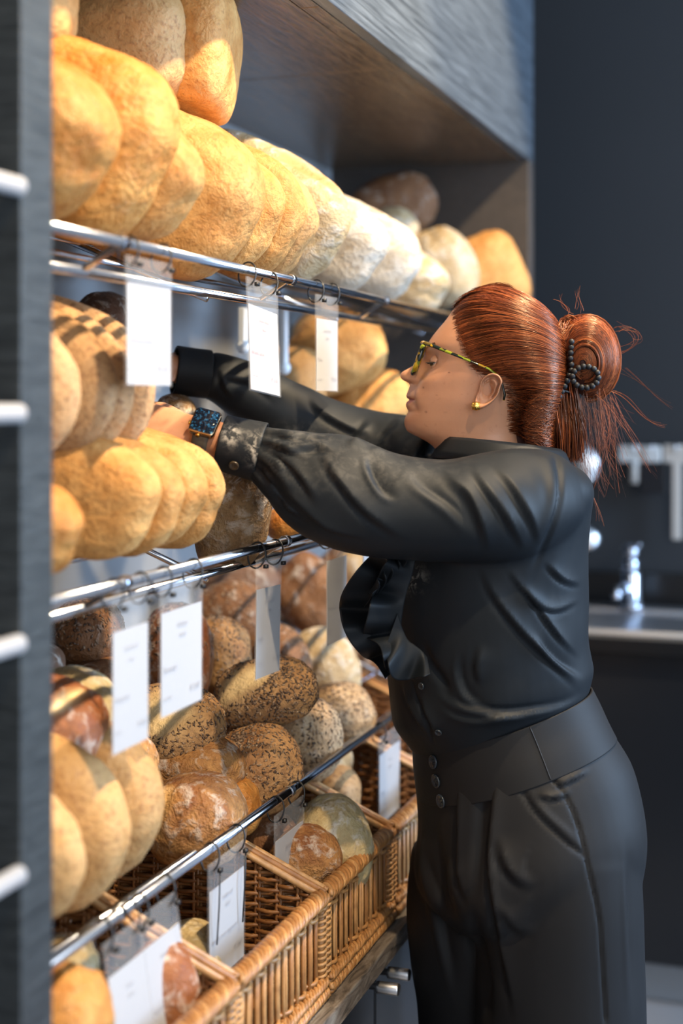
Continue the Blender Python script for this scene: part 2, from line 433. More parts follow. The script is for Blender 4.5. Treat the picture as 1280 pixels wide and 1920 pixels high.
# ================================================================ loaf shapes
def loaf_mesh(name, l, w, h, kind='round', seed=0, lump=.075, fine=.018, score=None, nu=64, nv=44):
    """l along local x, w along y, h along z; score = list of (ox, oy, angle, length, width)"""
    px = {'round': (2.25, 2.25), 'tin': (3.3, 3.3), 'slab': (3.4, 2.8), 'oval': (2.4, 2.1), 'domed': (2.9, 2.3)}[kind]
    so = Vector((seed*3.17 % 50, seed*7.7 % 50, seed*1.9 % 50)); V = []; S = []
    mx = max(l, w, h)
    for i in range(nv+1):
        th = math.pi*i/nv
        for j in range(nu):
            ph = 2*math.pi*j/nu
            d = Vector((math.sin(th)*math.cos(ph), math.sin(th)*math.sin(ph), -math.cos(th)))
            pe = px[0]
            r = (abs(d.x)**pe + abs(d.y)**pe + abs(d.z)**px[1])**(-1/pe) if px[0] == px[1] else \
                1/max((abs(d.x)**pe + abs(d.y)**pe)**(1/pe)**1, 1e-6) if False else (abs(d.x)**pe + abs(d.y)**pe + abs(d.z)**pe)**(-1/pe)
            p = d*r
            z = p.z
            if z < 0: z = -min(-z, .80 + .14*(1-math.exp(-max(0, -z-.80)*6)))      # rests flat
            if kind in ('tin', 'domed'):
                f = 1 + .05*max(0, min(1, (z+.1)*2.2)) - .06*max(0, -z-.2)           # crown swells over the tin's edge
                q = Vector((p.x*f, p.y*f, z))
            else: q = Vector((p.x, p.y, z))
            q = Vector((q.x*l/2, q.y*w/2, q.z*h/2))
            n1 = noise.noise(q*(2.3/mx)+so)*.7 + noise.noise(q*(5.2/mx)+so*2)*.4
            n2 = noise.fractal(q*46+so, .9, 2.1, 3)
            k = 1 + lump*n1 + fine*n2*(.12/mx)*1.6
            sc = 0.0
            if score and q.z > -.05*h:
                for (ox, oy, an, ln, wd) in score:
                    dx, dy = q.x-ox*l, q.y-oy*w
                    a_ = dx*math.cos(an)+dy*math.sin(an); b_ = -dx*math.sin(an)+dy*math.cos(an)
                    e_ = max(0, 1-(a_/(ln*l))**2)
                    if e_ > 0:
                        bb = b_/(wd*w*math.sqrt(e_)+1e-6) + .25*noise.noise(q*40+so)
                        g = math.exp(-bb*bb*1.2); lip = math.exp(-(bb-1.6)**2*2.5)
                        k += (-.105*g + .07*lip)*e_; sc = max(sc, min(1, g*1.25)*e_**.4)
            V.append(q*k); S.append(sc)
    Fc = []
    for i in range(nv):
        for j in range(nu):
            j2 = (j+1) % nu; Fc.append((i*nu+j, i*nu+j2, (i+1)*nu+j2, (i+1)*nu+j))
    me = bpy.data.meshes.new(name); me.from_pydata([tuple(v) for v in V], [], Fc); me.update()
    # merge the poles
    bm = bmesh.new(); bm.from_mesh(me)
    lay = bm.verts.layers.float.new('score')
    bm.verts.ensure_lookup_table()
    for v, s_ in zip(bm.verts, S): v[lay] = s_
    bmesh.ops.remove_doubles(bm, verts=bm.verts[:nu]+bm.verts[-nu:], dist=1e-5)
    bm.to_mesh(me); bm.free()
    for p in me.polygons: p.use_smooth = True
    return me
def add_seeds(o, count, seed, size=.0080, cover=-.35, smat=None, patch=0.0):
    me = o.data; rng = random.Random(seed); vs_ = [v for v in me.vertices]
    sc = me.attributes['score'].data if 'score' in me.attributes else None
    zmax = max(v.co.z for v in vs_); mb = MB(); tries = 0; made = 0; count = int(count*2.4)
    while made < count and tries < count*8:
        tries += 1
        p = rng.choice(me.polygons); c = p.center; n = p.normal
        if c.z < cover*zmax or (sc is not None and sc[p.vertices[0]].value > .35): continue
        if patch and noise.noise(c*22+Vector((seed, 0, 0))) < patch-rng.random()*.3: continue
        k = p.vertices; q = vs_[k[0]].co.lerp(vs_[k[2 % len(k)]].co, rng.random()).lerp(vs_[k[1]].co, rng.random()*.5)
        t = n.orthogonal().normalized(); t.rotate(Quaternion(n, rng.random()*6.28)); b = n.cross(t)
        L = size*rng.uniform(.7, 1.15)*.5; B = L*.40; H = L*.30
        mb.add([q+t*L, q+b*B, q-t*L, q-b*B, q+n*H+t*L*.2, q-n*H*.6], [(0, 1, 4), (1, 2, 4), (2, 3, 4), (3, 0, 4), (1, 0, 5), (2, 1, 5), (3, 2, 5), (0, 3, 5)])
        made += 1
    s_ = mb.build('seed_topping', smat or M_SEED, o); s_['kind'] = 'stuff'
    return s_
LN = [0]
def loaf(name, label, m, l, w, h, kind='round', cat='bread', group=None, seeds=0, mesh_kw=None, seed_kw=None, data=None):
    LN[0] += 1
    if data is None:
        data = loaf_mesh(name, l, w, h, kind, LN[0], **(mesh_kw or {})); data.materials.append(m)
    o = bpy.data.objects.new(name, data); link(o); tag(o, label, cat, group)
    if seeds: add_seeds(o, seeds, LN[0]*13+5, **(seed_kw or {}))
    return o
def put_row(o, tip, length, tilt=TILT, yaw=0.0, roll=0.0):
    """long axis into the shelf; tip = world position of the front end"""
    R_ = Euler((roll, 0, 0)).to_matrix().to_4x4()
    M_ = Matrix.Rotation(yaw, 4, 'Z') @ Matrix.Rotation(tilt, 4, 'Y') @ R_
    ax = (M_ @ Vector((1, 0, 0))).normalized()
    o.matrix_world = Matrix.Translation(Vector(tip)-ax*(length/2)) @ M_
    return o
def put_box(o, px0, py0, px1, py1, x, roll=0.0, pitch=0.0, yaw=0.0):
    c = Wx((px0+px1)/2, (py0+py1)/2, x)
    o.matrix_world = Matrix.Translation(c) @ VIEWROT @ Matrix.Rotation(yaw, 4, 'Z') @ Matrix.Rotation(-roll, 4, 'Y') @ Matrix.Rotation(pitch, 4, 'X')
    return o
def pxm(px, py, x):
    t = (px-640)/F; return F/(x/(t*CA-SA))          # pixels per metre at that place
def blob(name, label, m, box, d, thick=.14, kind='round', roll=0, pitch=0, yaw=0, group=None, seeds=0, mesh_kw=None, seed_kw=None, x=None, y=None):
    """loaf that fills the picture box (before roll) at depth d behind the rails"""
    xx = XR-d if x is None else x
    if y is not None: xx = Wy((box[0]+box[2])/2, (box[1]+box[3])/2, y).x
    s = pxm((box[0]+box[2])/2, 0, xx)
    o = loaf(name, label, m, (box[2]-box[0])/s*1.03, thick, (box[3]-box[1])/s*1.10, kind, 'bread', group, seeds, mesh_kw, seed_kw)
    put_box(o, *box, xx, roll=math.radians(roll), pitch=math.radians(pitch), yaw=math.radians(yaw))
    return o

# ---------------------------------------------------------------- top shelf
GT = 'golden and floured loaves on the top shelf'
def rowloaf(name, label, m, tip, l, w, h, kind='domed', dx=.012, tilt=22, yaw=0, roll=0, group=GT, **kw):
    o = loaf(name, label, m, l, w, h, kind, 'bread', group, **kw)
    put_row(o, Wx(tip[0], tip[1], XR-.0-dx+.012)-Vector((0, w*.33, 0)), l, math.radians(tilt), math.radians(yaw), math.radians(roll)); return o
rowloaf('tin_loaf', 'first golden loaf of the top shelf row, cut off by the black near panel', C_ORANGE, (222, 325), .29, .145, .185, mesh_kw=dict(lump=.06))
rowloaf('tin_loaf', 'second loaf of the top shelf row, orange glossy crown', C_ORANGE, (324, 340), .30, .135, .235, mesh_kw=dict(lump=.07, fine=.03))
rowloaf('tin_loaf', 'smooth golden loaf half hidden behind the orange glossy one on the top shelf', C_GOLD, (369, 385), .29, .12, .165, tilt=26)
rowloaf('tin_loaf', 'widest golden loaf with a wrinkled flank, fourth in the top shelf row', C_GOLD, (482, 436), .31, .15, .222, mesh_kw=dict(lump=.06, fine=.02), tilt=24)
rowloaf('tin_loaf', 'golden loaf with a narrow visible edge just right of the wrinkled one', C_GOLD, (524, 440), .31, .10, .175, tilt=25)
rowloaf('tin_loaf', 'golden speckled loaf at the end of the golden row, before the floured ones', C_GOLD, (562, 456), .30, .10, .195, tilt=25)
rowloaf('crusty_loaf', 'light crusty loaf with a brown split along its edge on the top shelf', C_WHEAT, (584, 470), .30, .09, .19, tilt=26, mesh_kw=dict(score=[(0, .3, 0, .5, .12)]))
rowloaf('floured_loaf', 'floured loaf with a bare brown patch on its crown on the top shelf', C_PALE, (645, 470), .31, .13, .205, tilt=26, mesh_kw=dict(lump=.07, score=[(.22, -.1, .3, .20, .30)]))
rowloaf('floured_loaf', 'grey floured loaf next after the one with the brown patch', C_GREY, (718, 505), .29, .14, .175, tilt=26)
rowloaf('floured_loaf', 'floured loaf with dark cracks between the grey and the whitest loaf', C_GREY, (782, 525), .27, .15, .165, tilt=27, mesh_kw=dict(lump=.10))
rowloaf('floured_loaf', 'whitest floured loaf hanging over the top rail beside the woman\'s forehead', C_PALE, (838, 560), .23, .15, .135, tilt=24)
blob('round_loaf', 'small pale bun shaped loaf behind the floured top row', C_PALE, (688, 393, 785, 480), .20, .13)
blob('round_loaf', 'brown round loaf leaning on the far end panel above the others', C_BROWN, (652, 335, 818, 450), .30, .10, y=3.22, roll=24, kind='oval')
blob('floured_loaf', 'brown loaf with thick white flour patches near the far end panel', C_PALE, (775, 432, 890, 575), .12, .15, y=3.05, roll=20, mesh_kw=dict(lump=.14))
blob('tin_loaf', 'last golden loaf of the top shelf, showing above the woman\'s hair', C_GOLD, (848, 446, 982, 600), .0, .14, roll=22, kind='domed', y=3.18)
blob('tin_loaf', 'golden loaf in the upper stack, cut off by the near panel and the top edge', C_GOLD, (-60, -75, 138, 98), .16, .15, kind='domed')
blob('tin_loaf', 'tan tin loaf with a pale lower side in the upper stack', C_WHEAT, (130, -8, 352, 190), .17, .15, kind='tin', roll=4, yaw=-8)
blob('tin_loaf', 'upright oval golden loaf on the end of the upper stack', C_GOLD, (312, -2, 443, 218), .12, .27, kind='tin', roll=-4, mesh_kw=dict(lump=.04))

# ---------------------------------------------------------------- middle shelf
GM = 'loaves on the middle shelf'
for tip, l, h, lab in (((300, 962), .29, .15, 'nearest big golden loaf lying in the front row of the middle shelf'),
                       ((342, 958), .30, .15, 'second big golden loaf in the front row of the middle shelf'),
                       ((384, 952), .30, .15, 'third big golden loaf in the front row of the middle shelf'),
                       ((423, 948), .30, .155, 'last big golden loaf of the front row, below the woman\'s wrist')):
    rowloaf('tin_loaf', lab, C_GOLD, tip, l, .082, h, group=GM, kind='domed', tilt=12)
rowloaf('tin_loaf', 'small golden heel poking out low beside the black near panel on the middle shelf', C_ORANGE, (165, 1015), .22, .10, .11, group=GM, tilt=12)
for tip, l, h, lab in (((164, 775), .25, .150, 'nearest wholemeal loaf of the upper row on the middle shelf'),
                       ((232, 765), .27, .150, 'second wholemeal loaf of the upper row on the middle shelf'),
                       ((264, 762), .28, .155, 'third wholemeal loaf of the upper row on the middle shelf'),
                       ((304, 768), .30, .165, 'last wholemeal loaf of the upper row, touching the hidden hand')):
    rowloaf('wholemeal_loaf', lab, C_TAN, tip, l, .082, h*1.16, group=GM, kind='round', tilt=17, dx=.045, mesh_kw=dict(lump=.035))
blob('rye_loaf', 'dark rye loaf at the back of the middle shelf, behind the large white card', C_RYE, (136, 553, 262, 680), .33, .14, group=GM)
blob('rye_loaf', 'dark rye loaf beside the near panel at the back of the middle shelf', C_RYE, (40, 560, 142, 660), .33, .14, group=GM)
blob('rustic_loaf', 'rustic floured loaf standing below the cuff of the woman\'s left sleeve', C_FLOUR, (372, 830, 508, 1060), .07, .14, group=GM, kind='domed', roll=-8, mesh_kw=dict(fine=.03))
blob('rustic_loaf', 'brown crusty loaf glimpsed between the woman\'s two arms', C_FLOUR, (285, 742, 372, 850), .22, .12, group=GM)
blob('rustic_loaf', 'orange brown loaf end just above the middle rail under the sleeve', C_ORANGE, (498, 950, 600, 1015), .06, .12, group=GM)
blob('tin_loaf', 'blurred golden loaf lying under the top shelf behind the narrow card', C_GOLD, (535, 598, 722, 738), .20, .16, group=GM, roll=18, kind='oval')
blob('tin_loaf', 'blurred golden loaf just left of the woman\'s chin', C_GOLD, (600, 708, 775, 815), .16, .15, group=GM, roll=24, kind='oval')
blob('tin_loaf', 'blurred reddish loaf behind the second card of the top rail', C_WHEAT, (470, 655, 610, 790), .25, .14, group=GM, kind='oval')
blob('tin_loaf', 'blurred golden loaf at the back between the narrow card and the hanging strips', C_WHEAT, (548, 585, 668, 680), .34, .14, group=GM)

# ---------------------------------------------------------------- lowest shelf
GL = 'dark and seeded loaves on the lowest shelf'
SC1 = dict(score=[(-.12, -.02, .45, .36, .22)], lump=.06, fine=.02)
blob('seeded_loaf', 'dark seeded loaf high at the left beside the black panel, under the middle rail', C_BROWN, (96, 1128, 232, 1250), .22, .13, group=GL, seeds=330, mesh_kw=dict(lump=.06), seed_kw=dict(cover=-.2))
blob('rye_loaf', 'sliver of a dark grey loaf beside the black panel', C_RYE, (40, 1215, 118, 1285), .22, .12, group=GL)
blob('rustic_loaf', 'brown crusty loaf squeezed behind the leftmost card of the middle rail', C_BROWN, (112, 1238, 260, 1330), .18, .13, group=GL, roll=6)
blob('rye_loaf', 'round grey brown rye loaf with a floured crown at the left of the lowest shelf', C_OLIVE, (20, 1262, 222, 1440), .14, .16, group=GL, roll=12)
blob('rye_loaf', 'shiny red brown rye loaf with a floured spiral beside the black panel', C_RED, (-20, 1292, 196, 1425), .12, .13, group=GL, roll=-20, pitch=25, kind='oval', mesh_kw=dict(lump=.05, score=[(.1, 0, 1.2, .3, .06)]))
blob('seeded_loaf', 'dark reddish loaf hanging behind the largest card of the middle rail', C_RED, (262, 1140, 398, 1330), .25, .15, group=GL, seeds=180, seed_kw=dict(cover=.1))
blob('seeded_loaf', 'dark seeded loaf at the back, left of the narrow grey card', C_BROWN, (356, 1095, 520, 1255), .30, .14, group=GL, roll=24, seeds=300)
blob('seeded_loaf', 'round seeded loaf directly left above the big slashed one', C_SEED, (352, 1165, 468, 1300), .225, .13, group=GL, seeds=300)
blob('seeded_loaf', 'big oval seeded loaf with a pale open slash, on top of the pile', C_SEED, (403, 1252, 592, 1348), .078, .11, group=GL, roll=12, pitch=34, kind='oval', seeds=520, mesh_kw=dict(SC1, nu=88, nv=60))
blob('seeded_loaf', 'seeded loaf peeping out behind the right end of the big slashed one', C_BROWN, (478, 1178, 580, 1300), .20, .13, group=GL, roll=20, seeds=200)
blob('floured_loaf', 'pale floured round loaf right of the seeded pile', C_PALE, (545, 1182, 672, 1330), .17, .14, group=GL, roll=18, mesh_kw=dict(lump=.08))
blob('seeded_loaf', 'pale seeded loaf at the right end of the lowest shelf', C_SEEDPALE, (566, 1285, 700, 1405), .10, .13, group=GL, roll=18, seeds=420, mesh_kw=dict(lump=.09))
blob('seeded_loaf', 'pale seeded loaf below the right end of the big slashed one', C_SEEDPALE, (505, 1318, 640, 1462), .07, .13, group=GL, roll=-10, seeds=420, mesh_kw=dict(lump=.09))
blob('seeded_loaf', 'split seeded loaf with a smooth golden tear, left of centre', C_SEED, (214, 1308, 420, 1415), .17, .14, group=GL, roll=4, pitch=35, seeds=420, mesh_kw=dict(score=[(.0, -.05, .9, .30, .28)], lump=.08, fine=.02))
blob('rye_loaf', 'dark loaf in the shade under the big slashed one', C_BROWN, (365, 1295, 520, 1400), .19, .13, group=GL)
blob('seeded_loaf', 'darkest seeded loaf of the front row, just above the lowest rail', C_SEED, (395, 1372, 568, 1518), .07, .13, group=GL, roll=24, pitch=20, kind='oval', seeds=560, mesh_kw=dict(lump=.05, nu=72, nv=50))
blob('rustic_loaf', 'rough golden brown loaf with a cracked crust behind the smooth floured one', C_RUSTIC, (250, 1382, 455, 1500), .14, .14, group=GL, roll=6, mesh_kw=dict(lump=.13, fine=.04))
blob('rustic_loaf', 'smooth round brown loaf dusted with flour at the front of the lowest shelf', C_RUSTIC, (274, 1457, 462, 1618), .075, .14, group=GL, roll=3, mesh_kw=dict(lump=.05, score=[(-.28, -.3, 1.1, .16, .10)], nu=80, nv=56))
blob('rustic_loaf', 'jagged orange crust end right of the smooth floured loaf', C_ORANGE, (398, 1463, 490, 1560), .07, .12, group=GL, roll=22, mesh_kw=dict(lump=.12, fine=.04))
blob('rustic_loaf', 'dark crusted loaf rising behind the pale speckled pair', C_RUSTIC, (104, 1375, 290, 1510), .17, .14, group=GL, roll=18, mesh_kw=dict(lump=.1))
rowloaf('wheat_loaf', 'tall pale speckled loaf leaning at the front left of the lowest shelf', C_WHEAT, (306, 1570), .22, .105, .185, group=GL, kind='round', tilt=30, dx=.022, mesh_kw=dict(lump=.05))
rowloaf('wheat_loaf', 'pale speckled loaf nearest the black panel on the lowest shelf', C_WHEAT, (240, 1625), .21, .105, .19, group=GL, kind='round', tilt=30, dx=.020, mesh_kw=dict(lump=.05))
rowloaf('wheat_loaf', 'golden crust edge low beside the black panel on the lowest shelf', C_WHEAT, (162, 1665), .17, .085, .15, group=GL, kind='round', tilt=28, dx=.012)
GR = 'large dark loaves at the back right of the lowest shelf'
blob('rye_loaf', 'long brown loaf leaning steeply behind the narrow grey card', C_BROWN, (520, 1045, 640, 1175), .27, .13, group=GR, roll=48, kind='slab')
blob('rye_loaf', 'brown loaf leaning behind the half hidden bluish card', C_BROWN, (585, 1020, 740, 1150), .26, .13, group=GR, roll=48, kind='slab')
blob('rye_loaf', 'long brown loaf standing behind the blouse ruffle', C_BROWN, (640, 1180, 790, 1360), .17, .12, group=GR, roll=55, kind='slab')
blob('rye_loaf', 'dim brown loaf low between the narrow grey card and the pale round loaf', C_RYE, (505, 1130, 640, 1250), .34, .13, group=GR)
blob('floured_loaf', 'pale loaf peeping out between the sleeve and the half hidden bluish card', C_PALE, (632, 1022, 708, 1105), .20, .10, group=GR)
blob('rye_loaf', 'dim dark loaf at the back under the middle shelf, above the seeded ones', C_RYE, (360, 1050, 520, 1140), .38, .13, group=GR)

# ================================================================ wicker baskets
def wicker(name, a, b, c):
    t = NT(name); v = t.coord((1, 1, 1), rnd=False); g = t.n('ShaderNodeNewGeometry')
    base_c = t.ramp(g.outputs['Random Per Island'], [(0, a), (.5, b), (1, c)])
    n1 = t.noise(v, 60, 4); col = t.mix(t.ramp(n1, [(.4, (0, 0, 0)), (.75, (.6, .6, .6))]), base_c, (.13, .05, .014))
    t.color(col); t.set(Roughness=.42); t.bump(t.noise(v, 300, 2), .25, .001); return t.m
M_WICK = wicker('honey_wicker', (.30, .125, .035), (.42, .20, .065), (.54, .30, .12))
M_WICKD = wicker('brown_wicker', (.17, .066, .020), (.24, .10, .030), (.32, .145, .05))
BD = .40
def make_basket(width, label):
    e = empty('wicker_basket'); tag(e, label, 'basket', 'wicker baskets on the worn wooden top')
    H0 = .128; top = lambda u: H0 + u*.44           # rim climbs towards the back
    rnd = random.Random(4)
    def weave(P, n, h0, h1, step, name, stake_gap, horizontal=True, r=.0030, m=M_WICK, solid_rows=None):
        """P(t) -> (x, y) along the side, n = outward normal, heights h0(t)..h1(t)"""
        mb = MB(); L = (Vector(P(1))-Vector(P(0))).length; ns = max(3, int(L/stake_gap))
        n = Vector(n)
        for i in range(ns+1):
            t = i/ns; p = Vector((*P(t), 0))
            for off in (-.0028, .0028):
                q = p + Vector((-n.y, n.x, 0))*off
                mb.tube([q+Vector((0, 0, .004)), q+Vector((0, 0, h1(t)*.5))+n*rnd.uniform(-.001, .001), q+Vector((0, 0, h1(t)+.004))], .0027, 6)
        zmax = max(h1(0), h1(1)); z = h0; row = 0
        while z < zmax:
            row += 1
            if solid_rows is None or solid_rows(z):
                pts = []; m_ = ns*4
                for k in range(m_+1):
                    t = k/m_
                    if z > h1(t)+.001:
                        if len(pts) > 3: mb.tube(pts, r, 5)
                        pts = []; continue
                    s_ = math.sin(t*ns*math.pi + (math.pi if row % 2 else 0))*.0048
                    pts.append(Vector((*P(t), z+rnd.uniform(-.0006, .0006))) + n*s_)
                if len(pts) > 3: mb.tube(pts, r, 5)
            z += step
        return mb.build(name, m, e)
    w = width
    fr = weave(lambda t: (0, t*w), (1, 0, 0), .006, lambda t: H0, .0068, 'front_panel', .0215, solid_rows=lambda z: z < .034 or z > H0-.016)
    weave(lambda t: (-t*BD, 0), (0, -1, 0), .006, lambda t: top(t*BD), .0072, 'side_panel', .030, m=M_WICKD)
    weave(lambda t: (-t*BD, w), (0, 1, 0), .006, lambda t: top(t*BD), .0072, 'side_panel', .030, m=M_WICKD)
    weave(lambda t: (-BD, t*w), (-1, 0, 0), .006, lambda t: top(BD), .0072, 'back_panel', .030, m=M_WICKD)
    mb = MB(); mb.box((-BD, .0, .001), (0, w, .007)); mb.build('base', M_WICKD, e, smooth=False)
    def braid(path, r, amp, pitch, strands, mb):
        pts = [Vector(p) for p in path]; dense = []; acc = 0
        for a, b in zip(pts[:-1], pts[1:]):
            k = max(2, int((b-a).length/.0045))
            for i in range(k): dense.append(a.lerp(b, i/k))
        dense.append(pts[-1])
        for s_ in range(strands):
            out = []; acc = 0
            for i, p in enumerate(dense):
                t = (dense[min(i+1, len(dense)-1)]-dense[max(i-1, 0)]).normalized()
                u = t.cross(Vector((0, 0, 1))).normalized(); v = u.cross(t)
                if i: acc += (p-dense[i-1]).length
                a = acc/pitch*2*math.pi + s_*2*math.pi/strands
                out.append(p+u*math.cos(a)*amp*1.35+v*math.sin(a)*amp)
            mb.tube(out, r, 6)
    rim = MB(); z0, z1 = H0+.006, top(BD)+.004
    braid([(0, 0, z0), (0, w, z0)], .0042, .0075, .052, 5, rim)
    rim.build('front_rim', M_WICK, e)
    rim = MB()
    for off in ((0, 0), (.006, .005)):
        for yy in (0, w): rim.tube([(.004, yy+off[0]-.003, z0+off[1]), (-BD, yy+off[0]-.003, z1+off[1])], .0048, 8)
        rim.tube([(-BD-off[0], 0, z1+off[1]), (-BD-off[0], w, z1+off[1])], .0048, 8)
    rim.build('side_rim', M_WICK, e)
    foot = MB()
    braid([(.004, 0, .008), (.004, w, .008)], .0042, .0055, .034, 4, foot); braid([(.004, 0, .022), (.004, w, .022)], .0035, .0048, .030, 3, foot)
    foot.build('foot_border', M_WICK, e)
    for yy in (.004, w-.004):
        mb = MB(); mb.tube([(0, yy, .004), (0, yy, H0)], .006, 8)
        k = 150; mb.tube([(math.cos(i*.6)*.0075, yy+math.sin(i*.6)*.0075, .008+i*(H0-.012)/k) for i in range(k)], .0022, 5)
        mb.build('corner_post', M_WICK, e)
    return e
def children_of(o): return [c for c in bpy.data.objects if c.parent == o]
def copy_tree(o, label, parent=None):
    c = o.copy(); COL.objects.link(c)
    if parent is not None: c.parent = parent
    elif label: c['label'] = label
    for ch in children_of(o): copy_tree(ch, None, c)
    return c
BX = -.648
bk = make_basket(.296, 'middle wicker basket, nearly empty, under the card hung with a loose black tie')
bk.location = (BX, 1.5, ZC+.001)
for y, lab in ((1.194, 'nearest wicker basket, at the bottom edge, holding reddish brown bread'),
               (1.806, 'wicker basket with the pale round loaf beside the woman\'s thigh'),
               (2.112, 'blurred wicker basket farthest back, partly behind the woman\'s legs'),
               (2.418, 'wicker basket behind the woman\'s trousers, in the far corner')):
    copy_tree(bk, lab).location = (BX, y, ZC+.001)
GB = 'loaves in the wicker baskets'
blob('round_loaf', 'pale round loaf with airy holes in the right basket', C_OLIVE, (558, 1498, 696, 1665), .0, .13, group=GB, y=1.99, roll=14, mesh_kw=dict(lump=.06))
blob('round_loaf', 'orange brown loaf lying in front of the pale round one in the right basket', C_RUSTIC, (508, 1556, 640, 1672), .0, .10, group=GB, y=1.91, mesh_kw=dict(lump=.06))
blob('round_loaf', 'dark brown loaf in the right basket just behind the hanging card', C_BROWN, (446, 1530, 566, 1660), .0, .10, group=GB, y=1.95)
blob('round_loaf', 'brownish loaf in the farther basket under the right end of the lowest rail', C_TAN, (588, 1440, 675, 1530), .0, .13, group=GB, y=2.25)
blob('round_loaf', 'cream loaf end hanging just under the lowest rail', C_PALE, (592, 1398, 660, 1460), .0, .10, group=GB, y=2.30)
blob('round_loaf', 'greenish beige loaf at the bottom of the middle basket', C_OLIVE, (300, 1738, 416, 1850), .0, .12, group=GB, y=1.63)
blob('round_loaf', 'glossy reddish brown loaf in the nearest basket', C_RED, (232, 1775, 374, 1990), .0, .09, group=GB, y=1.47)
blob('round_loaf', 'grey brown loaf in the nearest basket, under the leftmost end of the lowest rail', C_OLIVE, (60, 1768, 182, 1890), .0, .11, group=GB, y=1.36)
blob('rustic_loaf', 'torn orange crusted loaf in the bottom left corner', C_ORANGE, (50, 1828, 206, 1990), .0, .11, group=GB, y=1.28, mesh_kw=dict(lump=.14, fine=.04))

# ================================================================ price cards
M_PLASTIC = NT('clear_plastic'); M_PLASTIC.color((.93, .95, .97)); M_PLASTIC.set(Roughness=.06); M_PLASTIC.b.inputs['Alpha'].default_value = .07
M_PLASTIC = M_PLASTIC.m
M_PAPER = flat('white_card', (.37, .37, .385), .55)
M_INK = flat('grey_ink', (.30, .30, .33), .7)
M_INKRED = flat('dark_red_ink', (.36, .17, .18), .7)
M_PINKP = NT('pink_tinted_plastic'); M_PINKP.color((.55, .20, .25)); M_PINKP.set(Roughness=.08); M_PINKP.b.inputs['Alpha'].default_value = .35; M_PINKP = M_PINKP.m
M_TIE = flat('black_cable_tie', (.008, .008, .009), .4)
def text_mesh(lines, m, parent, name='print'):
    """lines: (text, x, z, size, align, squash) on the plane y = 0 facing -y"""
    mb = MB()
    for (s_, x, z, size, al) in lines:
        cu = bpy.data.curves.new('t', 'FONT'); cu.body = s_; cu.size = size; cu.align_x = al; cu.resolution_u = 2
        ob = bpy.data.objects.new('t', cu); me = bpy.data.meshes.new_from_object(ob)
        mb.add([(v.co.x+x, 0, v.co.y+z) for v in me.vertices], [tuple(p.vertices) for p in me.polygons])
        bpy.data.objects.remove(ob); bpy.data.curves.remove(cu); bpy.data.meshes.remove(me)
    return mb.build(name, m, parent, smooth=False)
def price_card(pl, pr, rail, label, lines, swing=0, roll=0, clear=.036, height=.150, pink=False, red=False, group_rail='', turn=0, drop=.014, loose=False):
    y0, y1 = yrail(pl, XR+.008), yrail(pr, XR+.008)
    w = min(max(y1-y0, .085), .125)
    e = empty('price_card', (XR+.0078, (y0+y1)/2, RZ[rail]-drop))
    # local frame: x along the rail, y into the shelf, z up
    e.rotation_euler = Euler((math.radians(swing), math.radians(roll), math.radians(90+turn)), 'XYZ')
    tag(e, label, 'price card', 'price cards on the '+('top', 'middle', 'lowest')[rail]+' rail')
    mb = MB(); mb.box((-w/2, -.0016, -height), (w/2, .0016, 0)); mb.build('plastic_sleeve', M_PINKP if pink else M_PLASTIC, e, smooth=False, bevel=.0006)
    cw = w*.95; ch = height-clear
    mb = MB(); mb.box((-cw/2, -.0005, -height+.002), (cw/2, .0005, -clear)); c = mb.build('card', M_PAPER, e, smooth=False)
    k = w/.105; out = []
    for (s_, fx, fz, size, al) in lines: out.append((s_, (fx-.5)*cw, -clear-fz*ch, size*k*.72, al))
    t = text_mesh(out, M_INKRED if red else M_INK, c); t.location = (0, -.0021, 0)
    for sx in (-.36, .36):
        mb = MB(); n = 20; pts = []
        zc, rz, ry = (drop-.006)/2+.001, (drop+.020)/2, .0125
        for i in range(n):
            a = 2*math.pi*i/n; pts.append((sx*w+.004*math.sin(a), ry*math.cos(a)+.005, zc+rz*math.sin(a)))
        mb.tube(pts, .0013, 6, closed=True)
        mb.box((sx*w-.0035, -.011, -.012), (sx*w+.0035, -.006, -.007))
        if loose: mb.tube([(sx*w-.001, -.009, -.01), (sx*w-.006, -.010, -.05), (sx*w-.004, -.006, -.10)], .0011, 6)
        mb.build('cable_tie', M_TIE, e)
    return e
def std(a, b, c, p, s_='per stuk'):
    return [(a, .5, .17, .0095, 'CENTER'), (b, .5, .27, .0095, 'CENTER'), (c, .04, .57, .0115, 'LEFT'), (s_, .05, .83, .0075, 'LEFT'), (p, .93, .84, .0125, 'RIGHT')]
price_card(236, 321, 0, 'largest white card on the top rail, hung nearest the black panel', std('Grote broden', 'tarwe', 'Volkoren tarwe', '€ 3,10'), clear=.030, height=.142)
price_card(462, 519, 0, 'white card with dark red print tilting under the top rail, beside the arms', std('Grote broden', 'Bruin', 'Bruine tarwe', '€ 3,10'), roll=5, swing=-4, red=True)
price_card(592, 633, 0, 'narrow white card on the top rail left of the woman\'s face', std('Grote broden', 'tarwe', 'Tarwe', '€ 3,10'), height=.145)
price_card(211, 277, 1, 'leftmost white card on the middle rail', std('Grote broden', 'meer', 'Meergranen', '€ 3,30'), height=.165, clear=.034)
price_card(300, 379, 1, 'brightest large white card on the middle rail, second from the black panel', std('Bolletjes', 'tarwe', 'Zonnepit', '€ 3,30'), height=.150, clear=.030)
price_card(481, 527, 1, 'grey white card with a pink tinted top on the middle rail', std('Grote broden', 'Tarwe', 'Tarwe', '€ 3,10'), roll=2, height=.160, clear=.040, red=False)
price_card(612, 650, 1, 'bluish card on the middle rail between the sleeve and the blouse ruffle', std('Grote', 'broden', 'Meergranen', '€'), height=.160, clear=.030)
